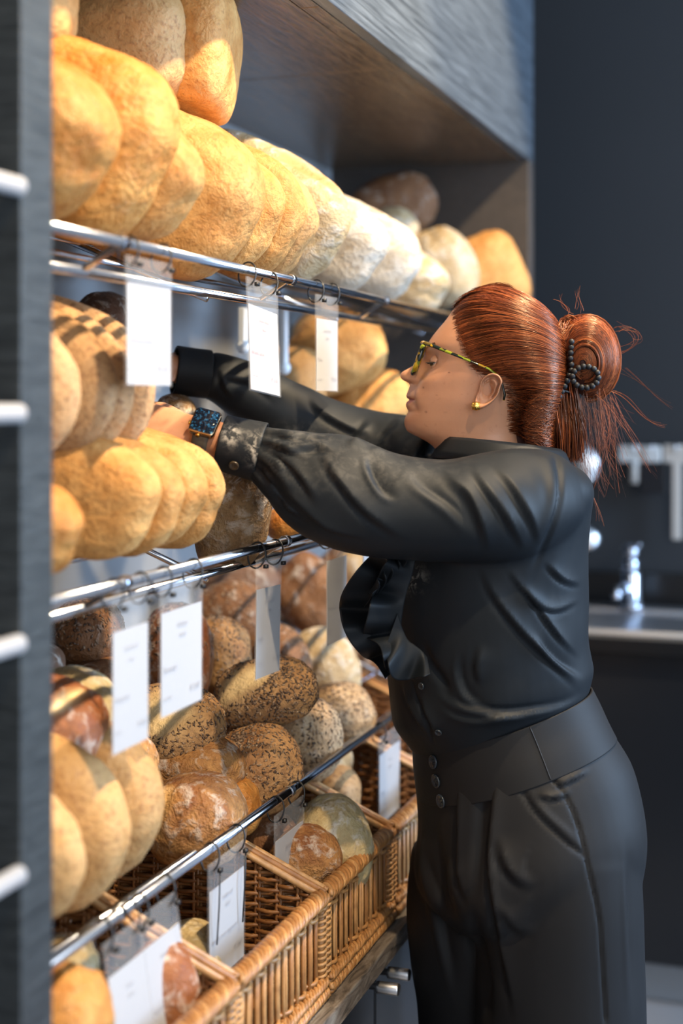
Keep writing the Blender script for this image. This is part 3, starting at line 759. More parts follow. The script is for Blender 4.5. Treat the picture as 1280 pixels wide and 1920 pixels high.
price_card(680, 720, 1, 'card on the middle rail almost hidden behind the blouse', std('Grote', 'broden', 'Tarwe', '€'), height=.08, clear=.02)
price_card(195, 259, 2, 'leftmost card on the lowest rail, cut by the bottom edge', [('Grote', .5, .17, .009, 'CENTER'), ('tarwe', .5, .25, .009, 'CENTER'), ('Meergranen tarwe brood', .04, .60, .0085, 'LEFT')], height=.165, clear=.036, swing=-9)
price_card(259, 328, 2, 'second card on the lowest rail, in front of the reddish loaf', [('Bolletjes', .5, .17, .009, 'CENTER'), ('wit', .5, .25, .009, 'CENTER'), ('Speciaal brood tarwe meel', .04, .58, .0085, 'LEFT'), ('€ 2,95', .93, .74, .011, 'RIGHT')], height=.158, clear=.036, swing=-9)
price_card(391, 458, 2, 'card with a loose dangling black tie above the nearly empty middle basket', [('Veldbrood', .5, .17, .0095, 'CENTER'), ('Grof', .5, .27, .0095, 'CENTER'), ('Meerzaden tarwe roggebrood', .03, .56, .0085, 'LEFT'), ('per stuk', .05, .82, .007, 'LEFT'), ('€ 3,60', .93, .80, .012, 'RIGHT')], height=.152, clear=.034, loose=True)
price_card(515, 569, 2, 'card hanging in front of the right basket with the pale round loaf', [('Zonnebrood', .5, .17, .0095, 'CENTER'), ('Grof', .5, .27, .0095, 'CENTER'), ('Onze Boer', .05, .58, .012, 'LEFT'), ('zonnepitten', .05, .67, .012, 'LEFT'), ('€ 3,60', .95, .80, .011, 'RIGHT')], height=.152, clear=.036)
price_card(710, 750, 2, 'small far card on the lowest rail, left of the trousers button band', std('Veld', 'brood', 'Rogge', '€'), height=.150, clear=.030)
# narrow white strips hanging under the top shelf at the back
M_WHITEP = flat('glossy_white_plastic', (.72, .76, .80), .2)
for (px, ya, yb, lab) in ((532, 585, 690, 'white plastic strip hanging under the top shelf, right of the tilted card'), (456, 588, 650, 'white plastic strip hanging under the top shelf, left of the tilted card')):
    p = Wx(px, ya, -.95); q = Wx(px, yb, -.95)
    e = empty('hanging_strip', p); tag(e, lab, 'strip', 'white strips under the top shelf')
    L = p.z-q.z
    mb = MB(); mb.box((-.006, -.010, -L), (.006, .010, .01)); mb.build('strip', M_WHITEP, e, smooth=False, bevel=.002)
    mb = MB(); mb.sphere((0, 0, -L), .013, 14, 8); mb.build('end_clip', M_WHITEP, e)
# ================================================================ the woman
def fabric(name, c, rough, sheen=.0, scale=900):
    t = NT(name); v = t.coord((1, 1, 1), rnd=False); n1 = t.noise(v, scale, 2); n2 = t.noise(v, 7, 3)
    t.color(t.mix(n2, tuple(x*.85 for x in c), tuple(x*1.15 for x in c))); t.set(Roughness=rough)
    t.b.inputs['Sheen Weight'].default_value = sheen; t.b.inputs['Sheen Roughness'].default_value = .4
    t.b.inputs['Specular IOR Level'].default_value = .28
    t.bump(n1, .10, .0006); return t.m
def flour_fabric(name, c, rough):
    t = NT(name); v = t.coord((1, 1, 1), rnd=False); n = t.noise(v, 75, 5, .7, .4)
    at = t.n('ShaderNodeAttribute', attribute_name='flour')
    k = t.math('MULTIPLY', at.outputs['Fac'], t.ramp(n, [(.47, (0, 0, 0)), (.62, (1, 1, 1))]))
    t.color(t.mix(k, c, (.42, .39, .34))); t.set(Roughness=rough); t.b.inputs['Sheen Weight'].default_value = .0; t.b.inputs['Specular IOR Level'].default_value = .24
    t.bump(t.noise(v, 900, 2), .1, .0006); return t.m
M_BLOUSE = flour_fabric('black_satin_blouse', (.0072, .0098, .0132), .57)
M_TROUSER = fabric('black_trouser_cloth', (.0085, .0085, .0098), .62)
M_BUTTON = flat('black_button', (.020, .026, .034), .22)
def skin_mat():
    t = NT('skin'); v = t.coord((1, 1, 1), rnd=False)
    b = t.mix(t.noise(v, 22, 4), (.50, .235, .130), (.60, .31, .185))
    b = t.mix(t.math('MULTIPLY', t.ramp(t.noise(v, 130, 3), [(.62, (0, 0, 0)), (.75, (1, 1, 1))]), .35), b, (.38, .15, .08))
    at = t.n('ShaderNodeAttribute', attribute_name='lips'); b = t.mix(at.outputs['Fac'], b, (.38, .085, .075))
    a2 = t.n('ShaderNodeAttribute', attribute_name='mole'); b = t.mix(a2.outputs['Fac'], b, (.20, .075, .045))
    t.color(b); t.set(Roughness=.43); t.b.inputs['Subsurface Weight'].default_value = .12
    t.b.inputs['Subsurface Radius'].default_value = (.012, .004, .002); t.b.inputs['Subsurface Scale'].default_value = .5
    t.bump(t.noise(v, 420, 3), .10, .0008); return t.m
M_SKIN = skin_mat()
def hair_mat(name, dark, mid, lightc):
    t = NT(name); g = t.n('ShaderNodeNewGeometry')
    t.color(t.ramp(g.outputs['Random Per Island'], [(0, dark), (.5, mid), (1, lightc)])); t.set(Roughness=.30)
    t.b.inputs['Specular IOR Level'].default_value = .55; t.b.inputs['Specular Tint'].default_value = (1, .62, .38, 1); return t.m
M_HAIR = hair_mat('auburn_hair_strands', (.038, .009, .005), (.135, .030, .011), (.36, .095, .028))
M_HAIRBASE = flat('auburn_hair_base', (.060, .014, .007), .5)

TD = 2.05
FB = Vector((-.927, -.375, 0)); LB = Vector((.375, -.927, 0))       # facing / left, in camera axes
def camv(v): return RGT*v.x + FWD*v.y + UP*v.z
def ring(px, py, Y, hw, a, tilt=0.0, n=56, b=None, lat=0.0):
    """horizontal body section: hw = silhouette half width in px, a = lateral half width in m"""
    h = hw*Y/F
    if b is None: b = math.sqrt(max(1e-5, h*h-(a*LB.x)**2))/abs(FB.x)
    c = W(px, py, Y); out = []
    for k in range(n):
        t = 2*math.pi*k/n; ct, st = math.cos(t), math.sin(t)
        ct = math.copysign(abs(ct)**.92, ct); st = math.copysign(abs(st)**.92, st)
        p = FB*(b*ct) + LB*(a*st)
        p.z = -math.tan(math.radians(tilt))*b*ct + lat*a*st
        out.append(c + camv(p))
    return out
def cap_loft(mb, rings):
    mb.grid(rings, closed=True); n = len(rings[0]); tot = len(mb.v)
    first = tot-n*len(rings); mb.f.append(tuple(reversed(range(first, first+n)))); mb.f.append(tuple(range(tot-n, tot)))
def densify(rows, k=4):
    rows = np.array(rows, float); m = len(rows); t = np.linspace(0, m-1, (m-1)*k+1)
    return np.stack([smooth_interp(t, list(zip(range(m), rows[:, c]))) for c in range(rows.shape[1])], 1)
def tube_rings(path, n=40, k=4):
    """path rows: px, py, Y, half width px (across the path, in the picture plane), half depth in m"""
    P = densify(path, k); cs = [W(*r[:3]) for r in P]; out = []
    for i, r in enumerate(P):
        t = (cs[min(i+1, len(cs)-1)]-cs[max(i-1, 0)]).normalized()
        u = t.cross(FWD).normalized(); v = u.cross(t).normalized(); h = r[3]*r[2]/F
        out.append([cs[i] + u*(h*math.cos(2*math.pi*j/n)) + v*(r[4]*math.sin(2*math.pi*j/n)) for j in range(n)])
    return out
def remesh(mb, voxel, smooth_it=6):
    me = bpy.data.meshes.new('tmp'); me.from_pydata(mb.v, [], mb.f); me.update()
    bm = bmesh.new(); bm.from_mesh(me); bmesh.ops.recalc_face_normals(bm, faces=bm.faces); bm.to_mesh(me); bm.free()
    o = bpy.data.objects.new('tmp', me); COL.objects.link(o)
    md = o.modifiers.new('r', 'REMESH'); md.mode = 'VOXEL'; md.voxel_size = voxel
    if smooth_it: s = o.modifiers.new('s', 'SMOOTH'); s.iterations = smooth_it; s.factor = .5
    dg = bpy.context.evaluated_depsgraph_get(); out = bpy.data.meshes.new_from_object(o.evaluated_get(dg))
    bpy.data.objects.remove(o); bpy.data.meshes.remove(me); return out
def coords(me):
    a = np.empty(len(me.vertices)*3); me.vertices.foreach_get('co', a); return a.reshape(-1, 3)
def normals(me):
    a = np.empty(len(me.vertices)*3); me.vertices.foreach_get('normal', a); return a.reshape(-1, 3)
def setco(me, V): me.vertices.foreach_set('co', np.ascontiguousarray(V).ravel()); me.update()
CAMP = np.array([0, 0, CH])
def polydist(px, py, pts):
    best = np.full(len(px), 1e9); sgn = np.zeros(len(px)); tt = np.zeros(len(px))
    P = np.array(pts, float); seg = np.linalg.norm(P[1:]-P[:-1], axis=1); cum = np.concatenate([[0], np.cumsum(seg)]); tot = cum[-1]
    for i in range(len(P)-1):
        d = P[i+1]-P[i]; q0 = px-P[i, 0]; q1 = py-P[i, 1]
        t = np.clip((q0*d[0]+q1*d[1])/(d@d), 0, 1)
        ex, ey = q0-t*d[0], q1-t*d[1]; dist = np.hypot(ex, ey); m = dist < best
        best[m] = dist[m]; sgn[m] = np.sign(d[0]*q1-d[1]*q0)[m]; tt[m] = ((cum[i]+t*seg[i])/tot)[m]
    return best, sgn, tt
def curve_px(pts, k=5):
    return [tuple(r) for r in densify(pts, k)] if len(pts) > 2 else pts
def creases(me, items, facing=.05):
    """fold the cloth along lines: (kind, amp mm, width px, points); v valley, r ridge, f ridge with a valley on its right-hand side"""
    for (kind, amp, wd, pts) in items:
        V = coords(me); N = normals(me); px, py, Y = proj(V)
        D = CAMP-V; D /= np.linalg.norm(D, axis=1)[:, None]; fc = np.clip(((N*D).sum(1)-facing)/.3, 0, 1); wd = wd*(.72 if kind != 's' else 1)
        d, s, t = polydist(px, py, curve_px(pts)); taper = np.clip(np.minimum(t/(.42 if kind != 's' else .05), (1-t)/(.42 if kind != 's' else .05)), 0, 1); taper = taper*taper*(3-2*taper)
        g = np.exp(-(d/wd)**2)
        if kind == 'v': k = -g
        elif kind == 'r': k = g
        elif kind == 's': k = -np.clip(1-d/wd, 0, 1)                       # stitched seam
        else:
            q_ = s*d/wd; r_ = np.sqrt(q_*q_+.06)-.245; k = np.where(q_ > 0, np.exp(-r_*2.3), np.exp(-r_*.62)) - .45*np.exp(-((q_-1.15)/.6)**2)
        V = V + N*(k*taper*fc*amp*.001)[:, None]; setco(me, V)
def cloth_noise(me, amp, sc, seed=0, stretch=(1, 1, 1)):
    V = coords(me); N = normals(me); S = Vector(stretch); o = Vector((seed, seed*2, 0))
    k = np.array([noise.noise(Vector((v[0]*S.x, v[1]*S.y, v[2]*S.z))*sc+o) for v in V])
    setco(me, V + N*(k*amp*.001)[:, None])
def finish(me, name, m, parent):
    me.materials.clear(); me.materials.append(m)
    for p in me.polygons: p.use_smooth = True
    o = bpy.data.objects.new(name, me); link(o, parent); return o
def setattr_float(me, name, arr):
    a = me.attributes.get(name) or me.attributes.new(name, 'FLOAT', 'POINT'); a.data.foreach_set('value', np.asarray(arr, np.float32))

# ---------------------------------------------------------------- body (head, neck, arms, hands, feet), one continuous mesh
HY = 2.07; S_H = F/HZ if False else F/HY; BETA = math.radians(8)
FH = Vector((-math.cos(BETA), math.sin(BETA), 0)); LH = Vector((-math.sin(BETA), -math.cos(BETA), 0))
HX0 = (905-640)/F*HY
def HL(px, py, lat):
    f = (905-px)/S_H; p = Vector((HX0, HY, 0)) + FH*f + LH*lat
    return RGT*p.x + FWD*p.y + UP*(CH+(HZ-py)/S_H)
prof = [(546, 918), (550, 893), (556, 877), (566, 861), (580, 850), (600, 836), (620, 819), (634, 808), (645, 802), (654, 797.5), (662, 794.5), (669, 793), (676, 787),
        (684, 776.5), (692, 762), (697, 753.5), (701, 750), (706, 749.8), (711, 753), (715, 759), (718.5, 765), (722, 767), (730, 765), (738, 762.2), (743, 761.2), (747, 763.5),
        (749.5, 766.5), (752, 764), (756, 761), (761, 760.5), (766, 762.5), (771, 764.5), (777, 762), (783, 759), (789, 757.6), (796, 757.8), (803, 760), (809, 764), (814, 772), (818, 780),
        (823, 790), (829, 801), (835, 809.5), (842, 816), (852, 821.5), (862, 827), (885, 836), (920, 850)]
basef = [(546, 918), (556, 880), (566, 865), (580, 854), (600, 839), (620, 823), (640, 809), (654, 804), (669, 803), (685, 800), (700, 794), (720, 783), (745, 773), (770, 771), (790, 768), (805, 771), (814, 778), (823, 792), (835, 811), (852, 822), (862, 827), (885, 836), (920, 850)]
backf = [(546, 932), (552, 955), (566, 982), (585, 1003), (610, 1020), (640, 1030), (680, 1028), (720, 1008), (760, 988), (800, 982), (840, 990), (885, 1010), (920, 1020)]
widf = [(546, .008), (552, .030), (562, .046), (580, .0605), (600, .0685), (630, .0745), (665, .0755), (700, .0735), (730, .0695), (760, .0655), (785, .0610), (803, .0575), (818, .0555), (840, .0560), (885, .0580), (920, .064)]
rows_y = np.concatenate([np.linspace(546, 560, 10)[:-1], np.linspace(560, 640, 34)[:-1], np.linspace(640, 870, 170)[:-1], np.linspace(870, 920, 10)])
NA = 176
hf = smooth_interp(rows_y, prof); hbf = smooth_interp(rows_y, basef); hbk = smooth_interp(rows_y, backf); hw_ = smooth_interp(rows_y, widf)
sig = smooth_interp(rows_y, [(546, .05), (640, .03), (655, .020), (669, .012), (690, .0115), (704, .0135), (716, .0150), (722, .016), (735, .024), (757, .026), (775, .026), (795, .026), (815, .03), (830, .045), (920, .05)])
HV = []; HF = []; Hlip = []; Hmole = []
def gauss(x, s): return math.exp(-(x/s)**2)
MOLES = ((798, 727, 1.6), (803, 772, 1.7), (839, 772, 1.5), (847, 700, 1.2), (823, 741, 1.1))
for i, y in enumerate(rows_y):
    xc = hbf[i]*.42 + hbk[i]*.58
    for j in range(NA):
        th = 2*math.pi*j/NA
        # more samples on the face
        th = th - .42*math.sin(th)
        c, s = math.cos(th), math.sin(th)
        ef = 2/2.35; eb = 2/2.1
        if c >= 0: x = xc + (hbf[i]-xc)*c**ef; lat = hw_[i]*math.copysign(abs(s)**ef, s)
        else: x = xc + (hbk[i]-xc)*(-c)**eb; lat = hw_[i]*math.copysign(abs(s)**eb, s)
        al = abs(lat)
        if c > 0:
            x += (hf[i]-hbf[i])*gauss(lat, sig[i])*min(1, c*3)
            # eye sockets, cheekbones, alae, nasolabial fold, jaw
            x += 9.5*gauss(al-.032, .0165)*gauss(y-678, 16)*min(1, c*2)
            x -= 3.0*gauss(al-.034, .024)*gauss(y-650, 9)
            x -= 6.0*gauss(al-.046, .020)*gauss(y-712, 20)*min(1, c*2)
            x -= 5.5*gauss(al-.0145, .0055)*gauss(y-711, 7)
            x += 4.5*gauss(al-.0235, .0035)*gauss(y-716, 8)
            x += 4.0*gauss(al-.0075, .0042)*gauss(y-717.5, 3.0)
            nl = .0225 + (y-716)*.00026
            x += 2.1*gauss(al-nl, .0050)*(1 if 716 < y < 775 else 0)*gauss(y-742, 24)
            x -= 3.0*gauss(al-nl-.010, .009)*gauss(y-745, 28)
            x += 3.0*gauss(y-749.8, 1.7)*(1 if al < .0245 else gauss(al-.0245, .004))*min(1, al/.010)
            x += 3.0*gauss(al-.0265, .006)*gauss(y-757, 8)
        HV.append(HL(x, y, lat))
        ml = 0.0
        if c > 0 and al < .027:
            ed = 1-(al/.0265)**2
            lo = 749.5+11.5*max(0, ed)**.6; hi = 749.5-8.0*max(0, ed)**.6*(1-.25*gauss(al, .003))
            ml = max(0.0, min(1.0, (y-hi)/1.5+.2, (lo-y)/1.5+.2))
        Hlip.append(ml*.8)
        Hmole.append(max([0]+[gauss(math.hypot(x-mx_, y-my_), mr) for mx_, my_, mr in MOLES]) if lat > 0 else 0)
nR = len(rows_y)
for i in range(nR-1):
    for j in range(NA):
        j2 = (j+1) % NA; HF.append((i*NA+j, i*NA+j2, (i+1)*NA+j2, (i+1)*NA+j))
HF.append(tuple(reversed(range(NA)))); HF.append(tuple((nR-1)*NA+j for j in range(NA)))
head_mb = MB(); head_mb.add(HV, HF)
# ears: rim, fold, bowl and lobe over a closed outline
def ear(side):
    ol = [(0, 941, 727), (20, 944.5, 717), (45, 940, 706), (70, 931, 701), (95, 922, 701.5), (120, 912, 707), (145, 905, 716), (170, 902.5, 725), (195, 900, 735), (220, 896, 745), (245, 893.5, 756), (262, 896, 764), (280, 903, 766.5), (300, 913, 763), (320, 926, 754), (340, 936, 742), (360, 941, 727)]
    cx, cy = 919, 730; vv = []; nr, na = 22, 72
    for i in range(nr+1):
        r = i/nr
        for j in range(na):
            a = 360*j/na; ox = float(smooth_interp(a, [(q[0], q[1]) for q in ol])); oy = float(smooth_interp(a, [(q[0], q[2]) for q in ol]))
            px = cx+(ox-cx)*min(r, 1)*1.0; py = cy+(oy-cy)*min(r, 1)
            back = .25+.75*max(0, min(1, (px-900)/42))                      # flares outwards at the back
            rim = gauss(r-.90, .10)*(.35+.65*(1 if (a < 160 or a > 300) else gauss(a-160 if a < 230 else 300-a, 30)))
            h = .0035 + .0085*back + .0052*rim - .0050*gauss(r-.72, .09)*(1 if (a < 150 or a > 320) else .1) + .0030*gauss(r-.55, .10)*(1 if (a < 120 or a > 310) else .1)
            h -= .0150*math.exp(-(((px-917)/10.0)**2+((py-733)/12.0)**2))      # bowl
            h -= .0045*math.exp(-(((px-920)/5.0)**2+((py-716)/5.5)**2))
            h += .0030*math.exp(-(((px-906)/4.0)**2+((py-732)/6.0)**2))      # tragus
            h += .0018*math.exp(-(((px-903)/9)**2+((py-757)/8)**2))
            if r > .985: h = -.004 + .006*back
            lat = .0695 - (py-705)*.000045 + h
            vv.append(HL(px, py, side*lat))
    # curled edge back into the head
    for j in range(na):
        a = 360*j/na; ox = float(smooth_interp(a, [(q[0], q[1]) for q in ol])); oy = float(smooth_interp(a, [(q[0], q[2]) for q in ol]))
        vv.append(HL(cx+(ox-cx)*.80, cy+(oy-cy)*.84, side*.058))
    ff = []
    for i in range(nr+1):
        for j in range(na):
            j2 = (j+1) % na; q = (i*na+j, i*na+j2, (i+1)*na+j2, (i+1)*na+j); ff.append(q if side < 0 else tuple(reversed(q)))
    return vv, ff
for sd in (1, -1): head_mb.add(*ear(sd))

core = MB()
cap_loft(core, [ring(px, py, TD, hw*.9, a*.9, tl, 32) for px, py, hw, a, tl in
    ((905, 850, 62, .062, 0), (925, 880, 120, .15, 0), (915, 930, 150, .165, 0), (902, 1000, 165, .155, 4), (895, 1100, 168, .15, 6), (915, 1200, 155, .14, 8), (938, 1330, 142, .13, 12), (965, 1450, 150, .14, 12), (985, 1540, 165, .15, 5), (985, 1620, 120, .11, 0))])
def limb(path, mb, n=28): cap_loft(mb, tube_rings(path, n, 4))
limb([(980, 930, 1.95, 55, .045), (860, 945, 1.90, 50, .042), (700, 935, 1.885, 44, .038), (560, 880, 1.89, 37, .033), (470, 845, 1.895, 33, .027), (410, 826, 1.90, 35, .024), (385, 818, 1.90, 36, .023), (360, 812, 1.905, 38, .021)], core)   # left arm
limb([(800, 880, 2.2, 50, .042), (720, 860, 2.24, 44, .040), (620, 815, 2.25, 38, .036), (500, 755, 2.22, 32, .031), (400, 705, 2.18, 25, .024), (312, 690, 2.152, 27, .021)], core)                                                      # right arm
def hand(mb, wrist, along, across, out, L=.178, side=1):
    """palm plus five separate bent fingers; along = wrist->knuckles, across = towards the little finger, out = back of the hand"""
    al, ac, ou = (Vector(v).normalized() for v in (along, across, out))
    def P(a, c, o): return Vector(wrist)+al*a+ac*c+ou*o
    rings = []
    for (a, hw, th, oo) in ((-.02, .026, .019, 0), (.0, .027, .019, 0), (.025, .033, .019, .001), (.055, .040, .018, .002), (.082, .042, .016, .001), (.096, .040, .012, -.001)):
        rings.append([P(a, hw*math.cos(2*math.pi*k/28), oo+th*math.copysign(abs(math.sin(2*math.pi*k/28))**.8, math.sin(2*math.pi*k/28))) for k in range(28)])
    cap_loft(mb, rings)
    for (c, ln, r, sp) in ((-.030, .072, .0088, -.10), (-.010, .080, .0090, -.03), (.011, .075, .0085, .05), (.030, .059, .0076, .14)):
        p = P(.080, c, -.002); pts = [p]; rr = [r*1.1]; ang = .12
        for (f, bend) in ((.34, .20), (.12, .32), (.26, .25), (.10, .25), (.18, .1)):
            ang += bend; d = al*math.cos(ang)-ou*math.sin(ang)+ac*sp; pts.append(pts[-1]+d.normalized()*ln*f*1.25); rr.append(r*(1-.05*len(pts)))
        rr[-1] *= .62; mb.tube(pts, rr, 12)
    p = P(.018, -.026, -.006); pts = [p, P(.042, -.047, -.016), P(.066, -.058, -.026), P(.090, -.060, -.036), P(.098, -.060, -.040)]
    mb.tube(pts, [.0135, .0125, .0105, .0092, .006], 12)
camd = lambda x, y, z: RGT*x+FWD*y+UP*z
hand(core, W(356, 812, 1.908), camd(-.96, .25, .10), camd(0, -.65, -.75), camd(.12, -.75, .65))
hand(core, W(306, 690, 2.15), camd(-.95, -.05, -.12), camd(.05, -.80, -.55), camd(-.05, .45, .85))
# legs and feet inside the trousers
for (px, Y) in ((1040, 1.98), (880, 2.13)):
    s_ = F/Y; yf = HZ+CH*s_
    limb([(px, 1640, Y, .080*s_, .08), (px-5, 1850, Y, .072*s_, .072), (px-8, 2150, Y, .052*s_, .052), (px, yf-.25*s_, Y, .045*s_, .045), (px+5, yf-.09*s_, Y, .034*s_, .036), (px, yf-.04*s_, Y, .04*s_, .04)], core)
body_me = remesh(core, .0032, 5)
bm = bmesh.new(); bm.from_mesh(body_me); nb = len(bm.verts)
hm = bpy.data.meshes.new('h'); hm.from_pydata([tuple(v) for v in head_mb.v], [], head_mb.f); hm.update()
bm.from_mesh(hm); bm.to_mesh(body_me); bm.free()
lips = np.zeros(len(body_me.vertices)); lips[nb:nb+len(Hlip)] = Hlip; setattr_float(body_me, 'lips', lips)
mole = np.zeros(len(body_me.vertices)); mole[nb:nb+len(Hmole)] = Hmole; setattr_float(body_me, 'mole', mole)
body_me.materials.clear(); body_me.materials.append(M_SKIN)
for p in body_me.polygons: p.use_smooth = True
person = bpy.data.objects.new('person', body_me); link(person)
tag(person, 'woman with red hair pinned up, black blouse and trousers, reaching into the bread shelf', 'person')

# eyes: ball, iris, lids and lashes
M_EYE = flat('eye_white', (.62, .58, .54), .15); M_IRIS = flat('dark_iris', (.05, .028, .016), .1); M_LASH = flat('dark_lashes', (.010, .007, .006), .6)
for sd in (1, -1):
    c = HL(823, 680, sd*.0300); r = .0112
    fw = (camv(FH)*.96 + camv(LH)*sd*.48 - UP*.30).normalized()
    mb = MB(); mb.sphere(c, r, 24, 16); e_ = mb.build('eye', M_EYE, person)
    q = Vector((0, 0, 1)).rotation_difference(fw).to_matrix().to_4x4(); q.translation = c
    mb = MB(); mb.lathe([(.0001, r*1.030), (.003, r*1.022), (.0058, r*.90), (.0057, r*.8)][::-1], 20, q); mb.build('iris', M_IRIS, e_)
    lat = camv(LH)*sd
    def lid(a0, a1, name, m, rr):
        rows = []
        for i in range(9):
            row = []
            for k in range(17):
                b_ = math.radians(-84+168*k/16)
                ae = a0*max(0, math.cos(b_))**.8; a = ae+(a1-ae)*i/8
                d = (fw*math.cos(a)+UP*math.sin(a)); dd = d*math.cos(b_) + lat*math.sin(b_)
                row.append(c+dd*rr)
            rows.append(row)
        return MB().grid(rows).build(name, m, person, solid=.0012, offset=1)
    lid(math.radians(15), math.radians(115), 'upper_eyelid', M_SKIN, r*1.025)
    lid(math.radians(-105), math.radians(-17), 'lower_eyelid', M_SKIN, r*1.015)
    mb = MB()
    for k in range(22):
        b_ = math.radians(-70+140*k/21); a = math.radians(13)
        d = (fw*math.cos(a)+UP*math.sin(a))*math.cos(b_)+lat*math.sin(b_); p = c+d*r*1.10
        mb.tube([p, p+d*.004-UP*.0012, p+d*.0075+UP*.0004], [.0009, .0006, .0001], 4)
    mb.build('eyelashes', M_LASH, person)
    mb = MB(); rb = random.Random(3+sd)
    for k in range(70):
        t = rb.random(); px = 803+16*t+2*math.sin(t*3); py = 652-5*math.sin(t*2.6)+rb.uniform(-2, 2); la = sd*(.016+.034*t)
        p = HL(px-1.5, py, la); mb.tube([p, p+camv(LH)*sd*.006+UP*.0015-camv(FH)*.003], [.0005, .00015], 4)
    mb.build('eyebrow', flat('auburn_brow', (.10, .035, .02), .6) if sd == 1 else bpy.data.materials['auburn_brow'], person)

# ---------------------------------------------------------------- hair
toL = lambda x, y, l: Vector(((x-905)/S_H, l, -(y-725)/S_H))
SKL = []
for i, y in enumerate(rows_y):
    for j in range(NA):
        p = head_mb.v[i*NA+j]; d_ = Vector(p)-HL(905, 725, 0); SKL.append(Vector((d_.dot(camv(FH))*-1, d_.dot(camv(LH)), d_.z)))
sbv = BVHTree.FromPolygons(SKL, HF)
def on_skin(x, y, sd, lift):
    o = toL(x, y, sd*.4); h = sbv.ray_cast(o, Vector((0, -sd, 0)))
    if h[0] is None: h = sbv.find_nearest(toL(x, y, sd*.01))
    return HL(x, y, h[0].y+sd*lift)
hairline = [(917, 541), (890, 547), (868, 560), (856, 575), (858, 592), (863, 610), (868, 630), (876, 652), (886, 674), (897, 690), (912, 700), (930, 703), (946, 716), (951, 735), (955, 760), (957, 785), (960, 812)]
hl = densify(hairline, 6)
HLY = [p[1] for p in hairline]; HLX = [p[0] for p in hairline]
hxf = [(540, 912), (545, 893), (552, 874), (560, 864), (572, 853), (590, 851), (605, 855), (625, 861), (650, 871), (678, 884), (694, 897), (706, 922), (730, 944), (765, 952), (800, 950), (840, 958)]
hxb = [(540, 925), (545, 952), (552, 975), (565, 1000), (585, 1024), (605, 1040), (635, 1055), (660, 1061), (700, 1062), (740, 1056), (770, 1046), (800, 1040), (840, 1040)]
hwd = [(540, .010), (545, .030), (552, .046), (565, .062), (585, .0745), (605, .0810), (640, .0865), (680, .0855), (720, .0800), (760, .0720), (800, .0640), (840, .056)]
hy = np.concatenate([np.linspace(540, 556, 14)[:-1], np.linspace(556, 842, 90)]); NH = 128
sxf, sxb, shw = (smooth_interp(hy, q) for q in (hxf, hxb, hwd)); SV = []
LV = []                                              # local copy (x px, y px, lateral m)
for i, y in enumerate(hy):
    xc = sxf[i]*.46+sxb[i]*.54
    for j in range(NH):
        th = 2*math.pi*j/NH; c, s = math.cos(th), math.sin(th); e_ = 2/2.7 if c > 0 else 2/2.15
        x = xc + ((sxf[i]-xc) if c > 0 else (sxb[i]-xc))*abs(c)**e_; lat = shw[i]*math.copysign(abs(s)**e_, s)
        hx_ = float(np.interp(y, HLY, HLX)); k_ = min(1, max(0, (x-hx_+4)/60)); k_ = k_*k_*(3-2*k_)
        if k_ < 1 and y > 552:
            sd_ = 1 if lat >= 0 else -1; h_ = sbv.ray_cast(toL(x, y, sd_*.4), Vector((0, -sd_, 0)))
            if h_[0] is not None and abs(lat) > .012: lat = sd_*min(abs(lat), (abs(h_[0].y)-.0022)*(1-k_)+abs(lat)*k_)
        LV.append((x, y, lat)); SV.append(HL(x, y, lat))
SF = [(i*NH+j, i*NH+(j+1) % NH, (i+1)*NH+(j+1) % NH, (i+1)*NH+j) for i in range(len(hy)-1) for j in range(NH)]
SF.append(tuple(reversed(range(NH)))); SF.append(tuple((len(hy)-1)*NH+j for j in range(NH)))
hair = MB().add(SV, SF).build('hair', M_HAIRBASE, person)
bvh = BVHTree.FromPolygons([toL(*v) for v in LV], SF)
def on_shell(x, y, sd, lift):
    o = toL(x, y, sd*.4); h = bvh.ray_cast(o, Vector((0, -sd, 0)))
    if h[0] is None: h = bvh.find_nearest(toL(x, y, sd*.012))
    n = h[1] if h[1].dot(h[0]-Vector((.05, 0, .02))) > 0 else -h[1]
    p = h[0]+n*lift
    hs = sbv.ray_cast(toL(p.x*S_H+905, 725-p.z*S_H, sd*.4), Vector((0, -sd, 0)))
    if hs[0] is not None and abs(hs[0].y)+.0004+lift*.5 > abs(p.y) and hs[0].y*sd > 0: p = Vector((p.x, hs[0].y+sd*(.0004+lift*.5), p.z))
    return p.x*S_H+905, 725-p.z*S_H, p.y
rg = random.Random(11); st = MB()
def bez(p0, p1, p2, p3, t):
    return tuple((1-t)**3*a+3*(1-t)**2*t*b+3*(1-t)*t*t*c+t**3*d for a, b, c, d in zip(p0, p1, p2, p3))
